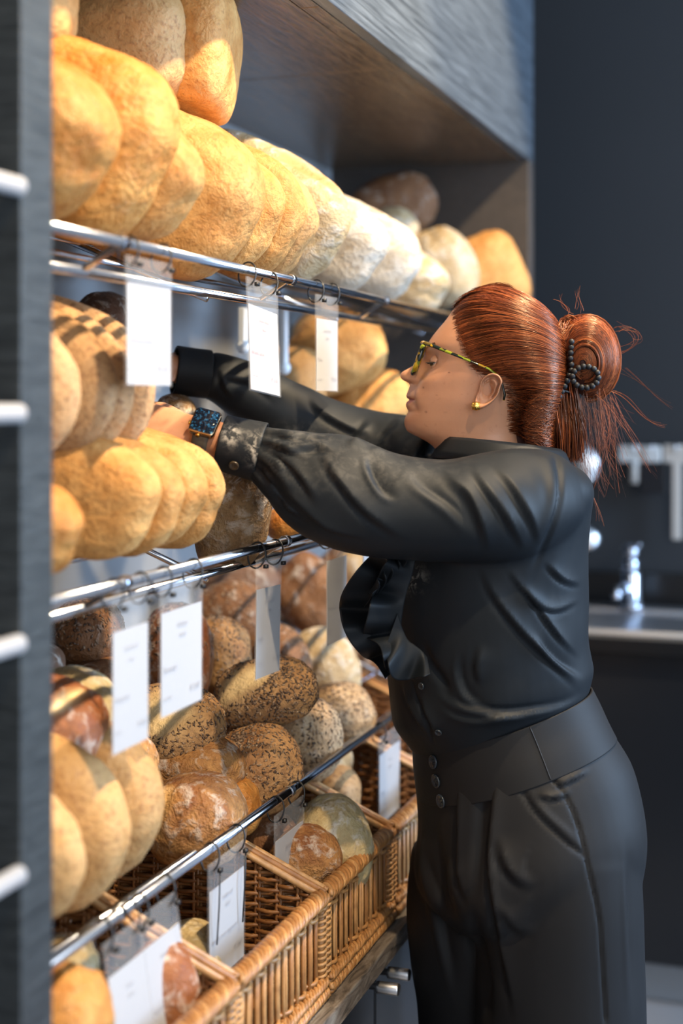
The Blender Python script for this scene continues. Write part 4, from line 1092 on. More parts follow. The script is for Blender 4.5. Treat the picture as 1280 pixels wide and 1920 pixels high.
for sd, cnt in ((1, 2100), (-1, 420)):
    for k in range(cnt):
        u = rg.random(); i = min(len(hl)-1, int(u*len(hl))); x0, y0 = hl[i]; x0 += rg.uniform(-6, 5); y0 += rg.uniform(-3, 3)
        s0 = rg.random()**1.6*.75 if rg.random() < .6 else 0                          # strands that start further back
        x3 = 1054+rg.uniform(-3, 6); y3 = 598+u*165+rg.uniform(-8, 8)
        if u > .8: y3 = 745+rg.uniform(-15, 40)
        up_ = -22*(1-abs(2*u-.7)) if u < .7 else -4
        p1 = (x0+50, y0+up_*1.0-(10 if u < .25 else 0)); p2 = (x3-62, y3+up_*1.7-18*(u < .5))
        pts = []; lift = rg.uniform(.0002, .0030)
        n = 15
        for q in range(n):
            t = s0+(1-s0)*q/(n-1)
            x, y = bez((x0, y0), p1, p2, (x3, y3), t); wob = math.sin(t*9+k)*1.2
            l_ = lift*(.15+.85*min(1, q/2.5))
            pts.append(HL(*on_shell(x, y+wob, sd, l_)))
        r = rg.uniform(.00028, .00070); st.tube(pts, [r*(.35 if q == 0 else (1 if q < n-1 else .6)) for q in range(n)], 4, caps=False)
# fine roots growing out of the skin along the hairline
for sd, cnt in ((1, 2200), (-1, 400)):
    for k in range(cnt):
        u = rg.random()*.62; i = int(u*len(hl)); x0, y0 = hl[i]; x0 += rg.triangular(-13, 18, 2); y0 += rg.uniform(-3, 5); L = rg.uniform(22, 62); pts = []
        ang = math.radians(-28+u*45+rg.uniform(-9, 9))
        for q in range(6):
            t = q/5; x = x0+L*t*math.cos(ang); y = y0+L*t*math.sin(ang)
            a_ = on_skin(x, y, sd, .0003+.0012*t); b_ = HL(*on_shell(x, y, sd, .0008)); k_ = t**1.2
            pts.append(a_.lerp(b_, k_))
        st.tube(pts, [.00014, .00024, .0003, .0003, .0003, .00025], 3, caps=False)
# baby hairs at the temple
for k in range(14):
    x = rg.uniform(862, 905); y = float(np.interp(x, [856, 870, 890, 905], [600, 640, 680, 700]))+rg.uniform(-4, 8); pts = []
    dx = rg.uniform(4, 20); dy_ = rg.uniform(8, 26)
    for q in range(6):
        t = q/5; pts.append(HL(x-6+dx*t, y+dy_*t*t, .0762-.0006*abs(y-665)/10+rg.uniform(0, .0015)))
    st.tube(pts, [.00018]*6, 3, caps=False)
st.build('strands', M_HAIR, hair)

# bun: a looped twist held by the claw
BYD = 2.055
bun = MB()
bc = (1104, 668)
rows = []
for i in range(25):
    th = math.pi*i/24; row = []
    for j in range(36):
        ph = 2*math.pi*j/36; a = math.sin(th)*math.cos(ph); b_ = math.cos(th); d = math.sin(th)*math.sin(ph)
        row.append(W(bc[0]+57*a+12*b_*-.35, bc[1]-78*b_*.98, BYD+.048*d))
    rows.append(row)
bun.grid(rows, closed=True); bun_o = bun.build('hair_bun', M_HAIRBASE, person)
st = MB()
def bun_pt(x, y, lift):
    a = (x-bc[0]+.35*12*(bc[1]-y)/78)/57; b_ = (bc[1]-y)/76.5; q = 1-a*a-b_*b_
    d = math.sqrt(max(q, 0)); return W(x, y, BYD-.048*d-lift)
for k in range(900):
    s_ = math.sqrt(rg.uniform(.03, 1.02)); a0 = rg.uniform(150, 205); a1 = rg.uniform(-95, -30); pts = []; lift = rg.uniform(0, .004)
    jit = rg.uniform(-.05, .05)
    for q in range(16):
        t = q/15; a = math.radians(a0+(a1-a0)*t)
        rx = (18+42*s_)*(1+jit*math.sin(t*5)); ry = (22+60*s_)*(1+jit*math.cos(t*4))
        x = 1094+s_*8+rx*math.cos(a); y = 684-s_*12-ry*math.sin(a)
        pts.append(bun_pt(x, y, lift))
    r = rg.uniform(.0004, .0010); st.tube(pts, r, 4, caps=False)
for k in range(380):        # inner twist
    s_ = rg.uniform(.0, .5); a0 = rg.uniform(120, 260); pts = []
    for q in range(12):
        a = math.radians(a0-230*q/11); pts.append(bun_pt(1092+6*s_+(6+34*s_)*math.cos(a), 682-(8+46*s_)*math.sin(a), rg.uniform(.0004, .0008)+.0012))
    st.tube(pts, rg.uniform(.0004, .0008), 4, caps=False)
for k in range(260):        # strands lifting from the nape into the loop
    x0 = 1048+rg.uniform(-6, 10); y0 = rg.uniform(590, 650); x3 = 1080+rg.uniform(-10, 45); y3 = 585+rg.uniform(0, 40); pts = []
    for q in range(10):
        t = q/9; x, y = bez((x0, y0+60), (x0+2, y0), (x3-25, y3-8), (x3, y3+12), t)
        pts.append(bun_pt(x, y, rg.uniform(.000, .001)+.002) if t > .4 else W(x, y, BYD-.03-.012*t))
    st.tube(pts, rg.uniform(.0004, .0009), 4, caps=False)
st.build('strands', M_HAIR, bun_o)
# loose tail below the claw and fly-away hair
st = MB()
for k in range(620):
    x0 = rg.uniform(1030, 1078); y0 = rg.uniform(705, 760); x3 = 1046+(x0-1030)*.95+rg.uniform(-14, 10); y3 = 868-rg.uniform(0, 60)*(rg.random()**.5)-max(0, (1052-x3))*1.6
    dpt = BYD+rg.uniform(-.034, .02); pts = []
    b1 = rg.uniform(-8, 10)
    for q in range(10):
        t = q/9; x, y = bez((x0, y0), (x0+6, y0+35), (x3+b1, y3-45), (x3, y3), t); pts.append(W(x, y, dpt-.010*math.sin(t*3)))
    r = rg.uniform(.00045, .0011); st.tube(pts, [r*(1-.55*(q/9)**2) for q in range(10)], 4, caps=False)
for k in range(330):
    x0 = rg.uniform(952, 1045); y0 = 796+rg.uniform(-45, 24)-max(0, 985-x0)*.3; x3 = rg.uniform(1030, 1075); y3 = y0+rg.uniform(5, 45)-20; pts = []
    for q in range(9):
        t = q/8; x, y = bez((x0, y0), (x0+22, y0+15), (x3-30, y3+12), (x3, y3), t)
        pts.append(HL(*on_shell(min(x, 1040), min(y, 838), 1, .0015+.002*rg.random()))) if x < 1036 else pts.append(W(x, y, BYD-.03))
    r = rg.uniform(.0003, .0006); st.tube(pts, [r*(.15 if q == 0 else .6 if q == 1 else 1) for q in range(9)], 4, caps=False)
fly = [((1130, 750), (1160, 800), (1150, 850), (1165, 930)), ((1110, 740), (1120, 820), (1125, 880), (1140, 905)), ((1120, 740), (1150, 760), (1200, 850), (1228, 893)),
       ((1140, 730), (1190, 740), (1195, 790), (1243, 793)), ((1080, 850), (1090, 900), (1120, 930), (1124, 980)), ((1160, 660), (1200, 650), (1210, 620), (1165, 610)),
       ((1150, 620), (1190, 600), (1215, 650), (1185, 640)), ((1085, 585), (1088, 565), (1080, 560), (1078, 545)), ((1070, 590), (1065, 575), (1050, 570), (1044, 560)),
       ((1020, 585), (1000, 566), (995, 560), (985, 552)), ((1165, 690), (1210, 720), (1215, 740), (1262, 765)), ((1150, 730), (1170, 800), (1200, 830), (1215, 880))]
for k in range(170):
    if k < 48:
        c_ = fly[k % len(fly)]; c_ = [(x+rg.uniform(-10, 10), y+rg.uniform(-10, 10)) for x, y in c_]
    else:
        x0 = rg.uniform(1075, 1150); y0 = rg.uniform(725, 770); L = rg.uniform(50, 190)*(1 if x0 < 1130 else .7)
        c_ = [(x0, y0), (x0+rg.uniform(-4, 22), y0+L*.3), (x0+rg.uniform(-10, 34), y0+L*.7), (x0+rg.uniform(-12, 50), y0+L)]
    dpt = BYD+rg.uniform(-.04, .03)
    pts = [W(*bez(*c_, q/11), dpt) for q in range(12)]
    r = rg.uniform(.00018, .00036); st.tube(pts, [r*(1-.5*q/11) for q in range(12)], 4, caps=False)
st.build('loose_hair', M_HAIR, hair)
# beaded claw
M_BEAD = flat('matt_black_beads', (.010, .010, .012), .55)
claw = MB()
chain = densify([(1071, 641), (1070, 655), (1069, 672), (1071, 690), (1066, 706), (1059, 722), (1049, 741), (1040, 757), (1037, 764)], 8)
def along(path, gap):
    out = [path[0]]; acc = 0
    for a, b in zip(path[:-1], path[1:]):
        acc += math.hypot(*(np.array(b)-np.array(a)))
        if acc >= gap: out.append(b); acc = 0
    return out
for (x, y) in along(chain, 9.6): claw.sphere(W(x, y, BYD-.046), .0044, 12, 8)
loop = [(1097+24.5*math.cos(a), 707-20*math.sin(a)) for a in np.linspace(math.radians(175), math.radians(-180), 140)]
for (x, y) in along(loop, 9.6): claw.sphere(W(x, y, BYD-.055), .0044, 12, 8)
claw.tube([W(x, y, BYD-.045) for x, y in chain[::4]], .0016, 6); claw.tube([W(x, y, BYD-.054) for x, y in loop[::6]], .0016, 6)
for i in range(5):
    x, y = chain[8+i*12]; claw.tube([W(x, y, BYD-.044), W(x+12, y+4, BYD-.035), W(x+20, y+10, BYD-.015)], [.0018, .0016, .0008], 6)
claw.build('hair_claw', M_BEAD, person)

# ---------------------------------------------------------------- glasses, earring
def tortoise():
    t = NT('tortoise_acetate'); v = t.coord((1, 1, 1), rnd=False)
    vo = t.n('ShaderNodeTexVoronoi'); vo.inputs['Scale'].default_value = 115; t.l(v, vo.inputs['Vector'])
    sp = t.n('ShaderNodeSeparateColor'); t.l(vo.outputs['Color'], sp.inputs[0])
    t.color(t.ramp(sp.outputs[0], [(.0, (.006, .008, .005)), (.42, (.008, .012, .006)), (.50, (.12, .16, .010)), (.70, (.23, .27, .012)), (.82, (.55, .30, .01)), (1, (.03, .03, .01))]))
    t.set(Roughness=.12); return t.m
M_TORT = tortoise()
M_LENS = NT('spectacle_lens'); M_LENS.color((1, 1, 1)); M_LENS.set(Roughness=.0); M_LENS.b.inputs['Alpha'].default_value = .08; M_LENS = M_LENS.m
gl = MB(); lens = []
def GP(lat, v, depth=0):           # frame plane: v = 0 top .. 1 bottom; leans with the face
    return HL(797-21*v+depth, 645+57*v, lat)
for sd in (1, -1):
    pts = []
    for k in range(36):
        a = 2*math.pi*k/36; ca_, sa_ = math.cos(a), math.sin(a)
        la = .035+.0265*math.copysign(abs(ca_)**.62, ca_); vv = .5-.47*math.copysign(abs(sa_)**.62, sa_)
        pts.append(GP(sd*la, vv, (la-.03)*150*(la > .03)))
    gl.tube(pts, .0040, 8, closed=True)
    lens.append(pts)
gl.tube([GP(-.010, .22), GP(0, .16, -3), GP(.010, .22)], .003, 8)
frame = gl.build('glasses', M_TORT, person); frame['label'] = 'green and yellow tortoiseshell glasses'
for sd, pts in zip((1, -1), lens):
    mb = MB(); mb.add(pts, [tuple(range(len(pts)))]); mb.build('lens', M_LENS, frame, solid=.001)
    mb = MB()
    tp_ = [(800, 645, .064), (806, 647, .0725), (820, 652, .0755), (850, 664.5, .0785), (890, 681, .0815), (920, 694, .0815), (936, 706, .076), (944, 722, .0725), (948, 741, .0715), (946, 751, .0715)]
    mb.tube([HL(x, y, sd*l_) for x, y, l_ in tp_], [.0050, .0050, .0044, .0036, .0030, .0026, .0024, .0026, .0036, .0026], 8, flat=.55)
    mb.build('temple', M_TORT, frame)
mb = MB(); M_GOLDM = flat('gold', (.83, .52, .12), .22, 1.0)
for i in range(5):
    mb.tube([HL(890.5+i*2.6+1.5*abs(math.sin(a)), 761+5.6*math.sin(a), .0795-.0012*abs(i-2)+.004*math.cos(a)) for a in np.linspace(-1.7, 1.7, 9)], .0016+.0004*(2-abs(i-2)), 8)
mb.build('earring', M_GOLDM, person)

# ---------------------------------------------------------------- blouse
bl = MB()
cap_loft(bl, [ring(px, py, TD, hw, a, tl, lat=max(0, min(1, (py-1180)/130))*.20) for px, py, hw, a, tl in densify(
    ((930, 838, 88, .085, -4), (930, 858, 112, .115, -3), (932, 878, 140, .165, -1), (928, 910, 162, .185, 0), (915, 960, 174, .182, 2), (902, 1020, 186, .176, 4), (897, 1090, 193, .170, 5), (902, 1160, 189, .163, 7),
     (911, 1230, 183, .156, 9), (918, 1285, 184, .152, 11), (924, 1312, 180, .148, 14), (934, 1350, 160, .138, 16), (940, 1380, 148, .130, 17)), 3)])
cap_loft(bl, tube_rings([(1022, 930, 1.985, 78, .060), (992, 938, 1.945, 98, .082), (940, 950, 1.905, 106, .086), (860, 957, 1.885, 98, .080), (780, 955, 1.88, 96, .074), (700, 943, 1.88, 101, .072), (635, 921, 1.885, 106, .070), (582, 898, 1.89, 96, .062), (535, 870, 1.893, 70, .052), (497, 851, 1.896, 52, .042), (476, 843, 1.898, 47, .037)], 44))
cap_loft(bl, tube_rings([(835, 880, 2.17, 85, .085), (790, 865, 2.20, 80, .08), (740, 850, 2.22, 74, .070), (680, 836, 2.235, 70, .065), (620, 815, 2.24, 66, .062), (560, 788, 2.235, 64, .058), (500, 756, 2.22, 60, .053), (450, 728, 2.20, 54, .046), (418, 712, 2.188, 48, .040), (386, 702, 2.18, 43, .034)], 36))
bme = remesh(bl, .0036, 12)
cloth_noise(bme, 2.2, 9, 3)
cloth_noise(bme, 1.1, 26, 5, (1, 1, .7))
creases(bme, [
    # armhole seam and sleeve
    ('v', 7.0, 8, [(1020, 800), (1040, 850), (1049, 900), (1046, 950), (1030, 1000), (1005, 1052), (985, 1080)]),
    ('r', 4.0, 14, [(1000, 830), (1030, 880), (1036, 930), (1020, 985), (990, 1040)]),
    ('f', 6, 8, [(470, 806), (525, 815), (600, 822)]),
    ('f', 6, 8, [(468, 822), (520, 836), (585, 862)]),
    ('f', -5, 8, [(466, 834), (515, 856), (570, 900)]),
    ('f', 6, 9, [(462, 846), (508, 874), (560, 930)]),
    ('f', -5, 8, [(455, 862), (495, 895), (545, 960)]),
    ('f', 6, 8, [(450, 874), (482, 905), (520, 955)]),

    ('f', 7, 15, [(885, 866), (905, 905), (945, 960), (990, 1035)]),
    ('f', 6, 14, [(920, 865), (960, 910), (1000, 980), (1015, 1030)]),
    ('f', 7, 18, [(832, 872), (850, 900), (880, 930), (905, 985), (920, 1040)]),
    ('f', -6, 20, [(760, 868), (790, 905), (850, 950), (900, 1010)]),
    ('f', 7, 16, [(600, 822), (612, 860), (640, 905), (690, 960), (770, 1015)]),
    ('f', -7, 14, [(690, 846), (697, 880), (720, 920), (750, 935)]),
    ('f', 6, 13, [(522, 822), (560, 838), (600, 836), (640, 848)]),
    ('f', 7, 12, [(508, 842), (540, 868), (575, 905), (600, 950)]),
    ('f', 7, 11, [(496, 862), (520, 895), (560, 940), (620, 990), (700, 1010)]),
    ('f', 5, 9, [(486, 880), (510, 915), (540, 950), (580, 985)]),
    ('v', 6, 12, [(500, 905), (545, 955), (600, 1000)]),
    ('f', 4, 7, [(515, 815), (540, 820), (565, 822)]), ('f', 4, 6, [(512, 832), (535, 842), (555, 856)]), ('f', 4, 6, [(502, 856), (520, 872), (535, 890)]), ('f', 4, 6, [(490, 875), (503, 892), (515, 912)]),
    ('r', 5, 14, [(845, 870), (880, 850), (930, 840), (990, 842)]),
    # torso
    ('f', 8, 13, [(900, 1050), (925, 1112), (985, 1190), (1055, 1255), (1098, 1300)]),
    ('f', 6, 10, [(950, 1062), (990, 1115), (1035, 1142), (1090, 1122)]),
    ('f', 5, 9, [(975, 1085), (1010, 1140), (1050, 1195), (1092, 1235)]),
    ('f', 5, 10, [(1020, 1050), (1055, 1085), (1092, 1095)]),
    ('f', -6, 12, [(1000, 1180), (1040, 1230), (1085, 1262), (1102, 1270)]),
    ('f', 8, 12, [(1105, 1298), (1060, 1322), (1000, 1335), (930, 1340), (860, 1325), (800, 1290)]),
    ('f', 5, 9, [(1000, 1352), (950, 1345), (900, 1352), (850, 1345), (815, 1320)]),
    ('f', -6, 12, [(868, 1215), (862, 1260), (880, 1305), (930, 1330)]),
    ('f', 5, 14, [(905, 1205), (895, 1250), (905, 1290)]),
    ('v', 7, 12, [(790, 1190), (800, 1235), (830, 1280), (850, 1320)]),
    ('s', 2.5, 4, [(770, 1270), (782, 1310), (800, 1355), (812, 1395)]),
    ('f', 5, 8, [(755, 1270), (765, 1310), (785, 1350), (808, 1385)]),
    ('f', 5, 9, [(790, 1300), (800, 1335), (812, 1360), (816, 1390)]),
    # right sleeve behind
    ('f', 6, 12, [(395, 690), (430, 705), (480, 720), (530, 760)]), ('f', 6, 10, [(415, 690), (420, 720), (440, 750)]),
    ('f', 7, 12, [(580, 738), (600, 770), (650, 800), (700, 815)]), ('f', 6, 14, [(700, 790), (680, 810), (650, 840)]), ('f', 5, 12, [(755, 790), (720, 830), (690, 850)]),
])
blouse = finish(bme, 'blouse', M_BLOUSE, person)
V = coords(bme); px, py, Yv = proj(V)
fl = np.clip(np.exp(-((px-690)/160)**2-((py-875)/50)**2)*.06 + np.exp(-((px-560)/60)**2-((py-820)/25)**2)*.10 + np.exp(-((px-770)/22)**2-((py-1085)/20)**2)*.8, 0, 1)
setattr_float(bme, 'flour', fl)
def cuff(c0, c1, r0, r1, depth, name='cuff', gather=0):
    path = [(*c0, r0, depth), (*[(a+b)/2 for a, b in zip(c0, c1)], (r0+r1)/2*.99, depth), (*c1, r1, depth)]
    mb = MB(); mb.grid(tube_rings(path, 64, 6), closed=True); o = mb.build(name, M_BLOUSE, blouse, solid=.003, offset=1, sub=1); return o
cf = cuff((414, 829, 1.898), (490, 848, 1.896), 53, 57, .0445)
px_, py_, _ = proj(coords(cf.data)); setattr_float(cf.data, 'flour', np.exp(-((px_-432)/16)**2-((py_-815)/18)**2) + np.exp(-((px_-478)/14)**2-((py_-842)/26)**2))
cuff((326, 694, 2.165), (392, 702, 2.18), 47, 46, .036)
def button(p, n, r, parent, m=M_BUTTON, rim=True):
    q = Vector((0, 0, 1)).rotation_difference(Vector(n).normalized()).to_matrix().to_4x4(); q.translation = p
    mb = MB(); mb.lathe([(r*.9, -.001), (r, .0005), (r, .0018), (r*.85, .0026), (r*.70, .0018), (.0003, .0016)], 28, q)
    b_ = mb.build('button', m, parent)
    mb = MB()
    for (a, c) in ((.22, .22), (-.22, .22), (.22, -.22), (-.22, -.22)): mb.sphere(q @ Vector((a*r, c*r, .0019)), r*.10, 8, 6)
    mb.build('button_holes', M_LASH, b_); return b_
bvb = BVHTree.FromPolygons([tuple(v) for v in V], [tuple(p.vertices) for p in bme.polygons])
def surf(bv, px, py, lift=.0):
    d = (W(px, py, 3)-Vector((0, 0, CH))).normalized(); h = bv.ray_cast(Vector((0, 0, CH)), d)
    if h[0] is not None and h[1].dot(d) > 0: h = (h[0], -h[1])
    return (h[0]+h[1]*lift, h[1]) if h[0] is not None else (W(px, py, 1.9), -FWD)
cuffbv = BVHTree.FromPolygons([tuple(v) for v in coords(cf.data)], [tuple(p.vertices) for p in cf.data.polygons])
M_BRBUT = flat('dark_horn_button', (.05, .035, .02), .3)
p, n = surf(cuffbv, 440, 869, .004); button(p, n, .0066, blouse, M_BRBUT)
for (bx, by) in ((791, 1286), (822, 1372)):
    p, n = surf(bvb, bx, by, .001); button(p, n, .0052, blouse)
# collar standing round the nape
def collar_ring(k, y_, hw, a, tl, lift): return ring(930+k, y_, TD-.005, hw, a, tl, 64)
mb = MB(); rows = [ring(932, 868, TD, 118, .105, -5, 64), ring(936, 850, TD, 108, .093, -6, 64), ring(938, 838, TD, 104, .088, -7, 64), ring(940, 832, TD, 107, .090, -7, 64), ring(941, 838, TD, 113, .096, -7, 64), ring(940, 856, TD, 121, .104, -6, 64), ring(937, 868, TD, 125, .110, -5, 64)]
mb.grid(rows, closed=True); mb.build('collar', M_BLOUSE, blouse, solid=.002)
mb = MB(); rows = [ring(916, 852, TD, 93, .080, 8, 48), ring(916, 870, TD, 97, .088, 7, 48), ring(914, 895, TD, 104, .096, 4, 48)]
mb.grid(rows, closed=True); mb.build('neckband', M_BLOUSE, blouse, solid=.003)
# ruffle down the front
def ruffle(outer, inner, Yi, Yo, waves, amp, ph, name='ruffle'):
    O = densify(outer, 16); I = densify(inner, 16); n = 150; rows = []
    ss = np.linspace(0, 1, n)
    ox, oy = (np.interp(ss, np.linspace(0, 1, len(O)), O[:, c]) for c in (0, 1)); ix, iy = (np.interp(ss, np.linspace(0, 1, len(I)), I[:, c]) for c in (0, 1))
    for i in range(n):
        row = []
        for j in range(26):
            t = j/25; x = ix[i]+(ox[i]-ix[i])*t; y = iy[i]+(oy[i]-iy[i])*t
            a = ss[i]*waves*2*math.pi+ph+t*.8
            wv = (math.sin(a)+.25*math.sin(2.3*a+1))*amp*t**1.3
            row.append(W(x+wv*120*t*(1-t), y+math.cos(a)*amp*420*t*t*.35, Yi+(Yo-Yi)*t + wv))
        rows.append(row)
    return MB().grid(rows).build(name, M_BLOUSE, blouse, solid=.0010)
ruffle([(720, 1040), (690, 1050), (645, 1100), (636, 1140), (645, 1185), (675, 1222), (700, 1245), (722, 1272)], [(770, 1045), (765, 1070), (752, 1100), (742, 1130), (740, 1160), (745, 1190), (750, 1215), (760, 1240)], 1.925, 1.935, 2.6, .030, .3)
ruffle([(735, 1045), (712, 1070), (700, 1110), (690, 1150), (682, 1190), (712, 1215), (722, 1250), (735, 1273)], [(778, 1050), (772, 1080), (762, 1110), (756, 1140), (752, 1170), (752, 1195), (760, 1220), (768, 1240)], 1.905, 1.895, 3.0, .024, 2.2)
ruffle([(722, 1215), (726, 1240), (735, 1268), (760, 1275), (790, 1272), (806, 1262)], [(745, 1150), (755, 1180), (765, 1200), (778, 1210), (790, 1220), (800, 1232)], 1.90, 1.885, 1.6, .014, 1.0)
# gathered folds at the top of the ruffle, under the sleeve
zz = densify([(698, 1112), (712, 1098), (707, 1084), (724, 1088), (720, 1070), (737, 1074), (732, 1056), (750, 1060), (746, 1046), (764, 1050)], 8)
mb = MB(); rows = []
for k in range(14):
    t = k/13; rows.append([W(x-6*t-10*t*t, y+26*t, 1.885+.030*t+.006*math.sin(i*.4+t*2)) for i, (x, y) in enumerate(zz)])
mb.grid(rows)
mb.build('ruffle_fold', M_BLOUSE, blouse, solid=.0012)

# ---------------------------------------------------------------- trousers
tr = MB()
cap_loft(tr, [ring(px, py, TD, hw, a, tl, lat=max(0, min(1, (1640-py)/150))*.20) for px, py, hw, a, tl in densify(
    ((953, 1412, 169, .147, 17), (967, 1445, 180, .157, 17), (984, 1500, 194, .170, 15), (991, 1570, 205, .186, 9), (988, 1630, 206, .178, 5), (985, 1680, 190, .150, 1), (985, 1730, 140, .095, 0)), 4)])
fl_l = HZ+CH*F/1.985; fl_r = HZ+CH*F/2.125
cap_loft(tr, tube_rings([(1052, 1580, 1.985, 146, .115), (1050, 1680, 1.985, 155, .120), (1050, 1800, 1.985, 158, .120), (1052, 1920, 1.985, 159, .120), (1054, 2300, 1.985, 160, .120), (1056, fl_l-35, 1.985, 158, .12)], 44))
cap_loft(tr, tube_rings([(885, 1600, 2.125, 112, .110), (876, 1700, 2.125, 114, .115), (884, 1800, 2.125, 114, .115), (898, 1920, 2.125, 114, .115), (905, 2300, 2.125, 114, .115), (905, fl_r-35, 2.125, 114, .115)], 40))
tme = remesh(tr, .0044, 14)
cloth_noise(tme, 2.5, 6, 9, (1, 1, .5))
creases(tme, [
    ('f', 9, 13, [(860, 1430), (866, 1560), (866, 1640), (885, 1710)]),
    ('f', 12, 14, [(938, 1400), (924, 1540), (922, 1620), (932, 1700), (948, 1790), (972, 1930)]),
    ('v', 8, 16, [(907, 1420), (900, 1570), (895, 1640), (890, 1700)]),
    ('f', 7, 18, [(935, 1560), (950, 1620), (985, 1655), (1005, 1640)]),
    ('f', 6, 22, [(930, 1690), (970, 1735), (1010, 1740)]),
    ('s', 4, 6, [(975, 1478), (1005, 1525), (1050, 1570), (1097, 1606)]), ('r', 3, 10, [(985, 1470), (1015, 1518), (1060, 1560), (1100, 1595)]),
    ('s', 4, 5, [(1018, 1440), (1060, 1495), (1085, 1555), (1105, 1640), (1122, 1720), (1128, 1800), (1136, 1930)]),
    ('f', -5, 14, [(1178, 1560), (1182, 1700), (1190, 1930)]),
    ('f', 5, 8, [(1030, 1478), (1070, 1462), (1110, 1440)]), ('f', 5, 8, [(1000, 1490), (1040, 1495), (1075, 1482)]),
    ('v', 14, 16, [(880, 1690), (892, 1760), (905, 1840), (915, 1940)]),
    ('f', -8, 16, [(800, 1560), (808, 1640), (830, 1740), (860, 1880)]),
    ('f', 6, 18, [(845, 1600), (850, 1680), (872, 1700)]), ('f', 6, 14, [(790, 1520), (795, 1600), (790, 1680)]), ('v', 6, 14, [(815, 1520), (822, 1600), (840, 1700), (870, 1780)]),
])
trousers = finish(tme, 'trousers', M_TROUSER, person)
mb = MB()
wbr = [ring(px, py, TD, hw, a, tl, 260, lat=.20) for px, py, hw, a, tl in densify(((939, 1344, 157, .138, 17), (947, 1376, 164, .142, 17), (956, 1410, 169, .149, 17), (965, 1440, 174, .154, 17)), 14)]
mb.grid(wbr, closed=True); wbo = mb.build('waistband', M_TROUSER, trousers, solid=.0036, offset=1)
bm = bmesh.new(); bm.from_mesh(wbo.data); bmesh.ops.recalc_face_normals(bm, faces=bm.faces); bm.to_mesh(wbo.data); bm.free()
_c = coords(wbo.data).mean(0)
if ((coords(wbo.data)-_c)*normals(wbo.data)).sum() < 0: wbo.data.flip_normals()
wv = coords(wbo.data); wbv = BVHTree.FromPolygons([tuple(v) for v in wv], [tuple(p.vertices) for p in wbo.data.polygons])
for (bx, by) in ((817, 1428), (822, 1463), (831, 1501)):
    p, n = surf(wbv, bx, by, .0043); button(p, n, .0098, trousers)
def seam(bv, pts, name, parent, r=.0009, lift=.0003):
    MB().tube([surf(bv, x, y, lift)[0] for x, y in curve_px(pts, 10)], r, 5).build(name, M_LASH, parent)
_wv = [Vector(v) for v in wv]; _wn = normals(wbo.data); _wv = [v+Vector(n)*.0042 for v, n in zip(_wv, _wn)]
wbv2 = BVHTree.FromPolygons(_wv, [tuple(p.vertices) for p in wbo.data.polygons])
seam(wbv2, [(992, 1361), (1005, 1392), (1018, 1425), (1032, 1462)], 'side_seam', wbo)
# shoes
M_SHOE = flat('black_leather', (.012, .012, .013), .3)
for (px, Y) in ((1060, 1.985), (905, 2.125)):
    b0 = W(px, HZ+CH*F/Y, Y); b0.z = 0; mb = MB(); rings = []
    for (d, hw, h) in ((-.075, .022, .05), (-.06, .032, .085), (-.02, .034, .09), (.04, .038, .075), (.10, .044, .055), (.15, .040, .042), (.178, .022, .03)):
        rings.append([b0 + camv(FB)*d + camv(LB)*(hw*math.cos(2*math.pi*k/24)) + UP*max(.002, h/2+h/2*math.sin(2*math.pi*k/24)) for k in range(24)])
    cap_loft(mb, rings); mb.build('shoe', M_SHOE, person)

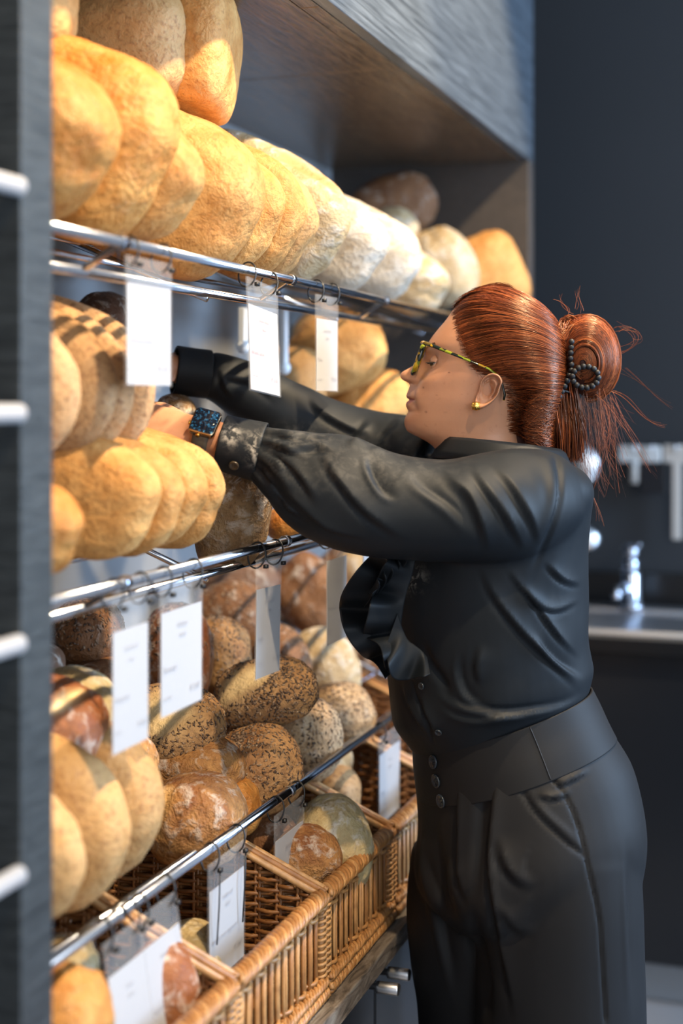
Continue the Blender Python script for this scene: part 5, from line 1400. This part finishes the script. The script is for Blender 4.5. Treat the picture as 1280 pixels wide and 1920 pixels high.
# ---------------------------------------------------------------- wrist watch
wa = (W(405, 826, 1.898)-W(375, 818, 1.90)).normalized()         # along the forearm
cen = W(384, 818, 1.902)
nrm = (camd(-.10, -.72, .62)); nrm = (nrm-wa*nrm.dot(wa)).normalized(); tan_ = wa.cross(nrm).normalized()
face_c = cen+nrm*.029
M_watch = Matrix((wa, tan_, nrm)).transposed().to_4x4(); M_watch.translation = face_c
watch = empty('watch'); watch.parent = person
def rbox(sx, sy, z0, z1, r, name, m, parent):
    n = 8; pts = []
    for (qx, qy, a0) in ((1, 1, 0), (-1, 1, 90), (-1, -1, 180), (1, -1, 270)):
        for k in range(n+1):
            a = math.radians(a0+90*k/n); pts.append((qx*(sx-r)+r*math.cos(a), qy*(sy-r)+r*math.sin(a)))
    mb = MB(); k = len(pts); vv = [M_watch @ Vector((x*s_, y*s_, z)) for (z, s_) in ((z0, .9), (z0+.0015, 1), (z1-.0015, 1), (z1, .92)) for x, y in pts]
    ff = [(i*k+j, i*k+(j+1) % k, (i+1)*k+(j+1) % k, (i+1)*k+j) for i in range(3) for j in range(k)] + [tuple(reversed(range(k))), tuple(3*k+j for j in range(k))]
    mb.add(vv, ff); return mb.build(name, m, parent)
rbox(.0180, .0205, -.004, .0055, .006, 'watch_case', flat('gold_watch_case', (.50, .36, .22), .2, 1.0), watch)
def screen():
    t = NT('dark_blue_watch_screen'); v = t.coord((1, 1, 1), rnd=False)
    k = t.ramp(t.noise(v, 240, 3, .6), [(.52, (.003, .006, .012)), (.62, (.012, .06, .12)), (.72, (.07, .22, .34))])
    t.color(k); t.set(Roughness=.06); t.b.inputs['Emission Strength'].default_value = .35; t.l(k, t.b.inputs['Emission Color']); return t.m
rbox(.0162, .0187, .0045, .0065, .005, 'watch_screen', screen(), watch)
mb = MB(); rows = []
for k in range(49):
    a = 2*math.pi*k/48; rr = Vector((0, .0285*math.cos(a), .030*math.sin(a)-.027)); hw = .0115-.001*math.cos(a)
    rows.append([M_watch @ (rr+Vector((s_*hw, 0, 0))) for s_ in (-1, -.5, 0, .5, 1)])
mb.grid(rows); mb.build('watch_strap', flat('olive_watch_strap', (.075, .066, .052), .55), watch, solid=.0022, offset=1)
mb = MB(); mb.tube([M_watch @ Vector((-.003, .0215, .001)), M_watch @ Vector((-.003, .0235, .001))], .0032, 12); mb.tube([M_watch @ Vector((-.0185, .006, .001)), M_watch @ Vector((-.0205, .006, .001))], .003, 12)
mb.build('watch_crown', M_GOLDM, watch)
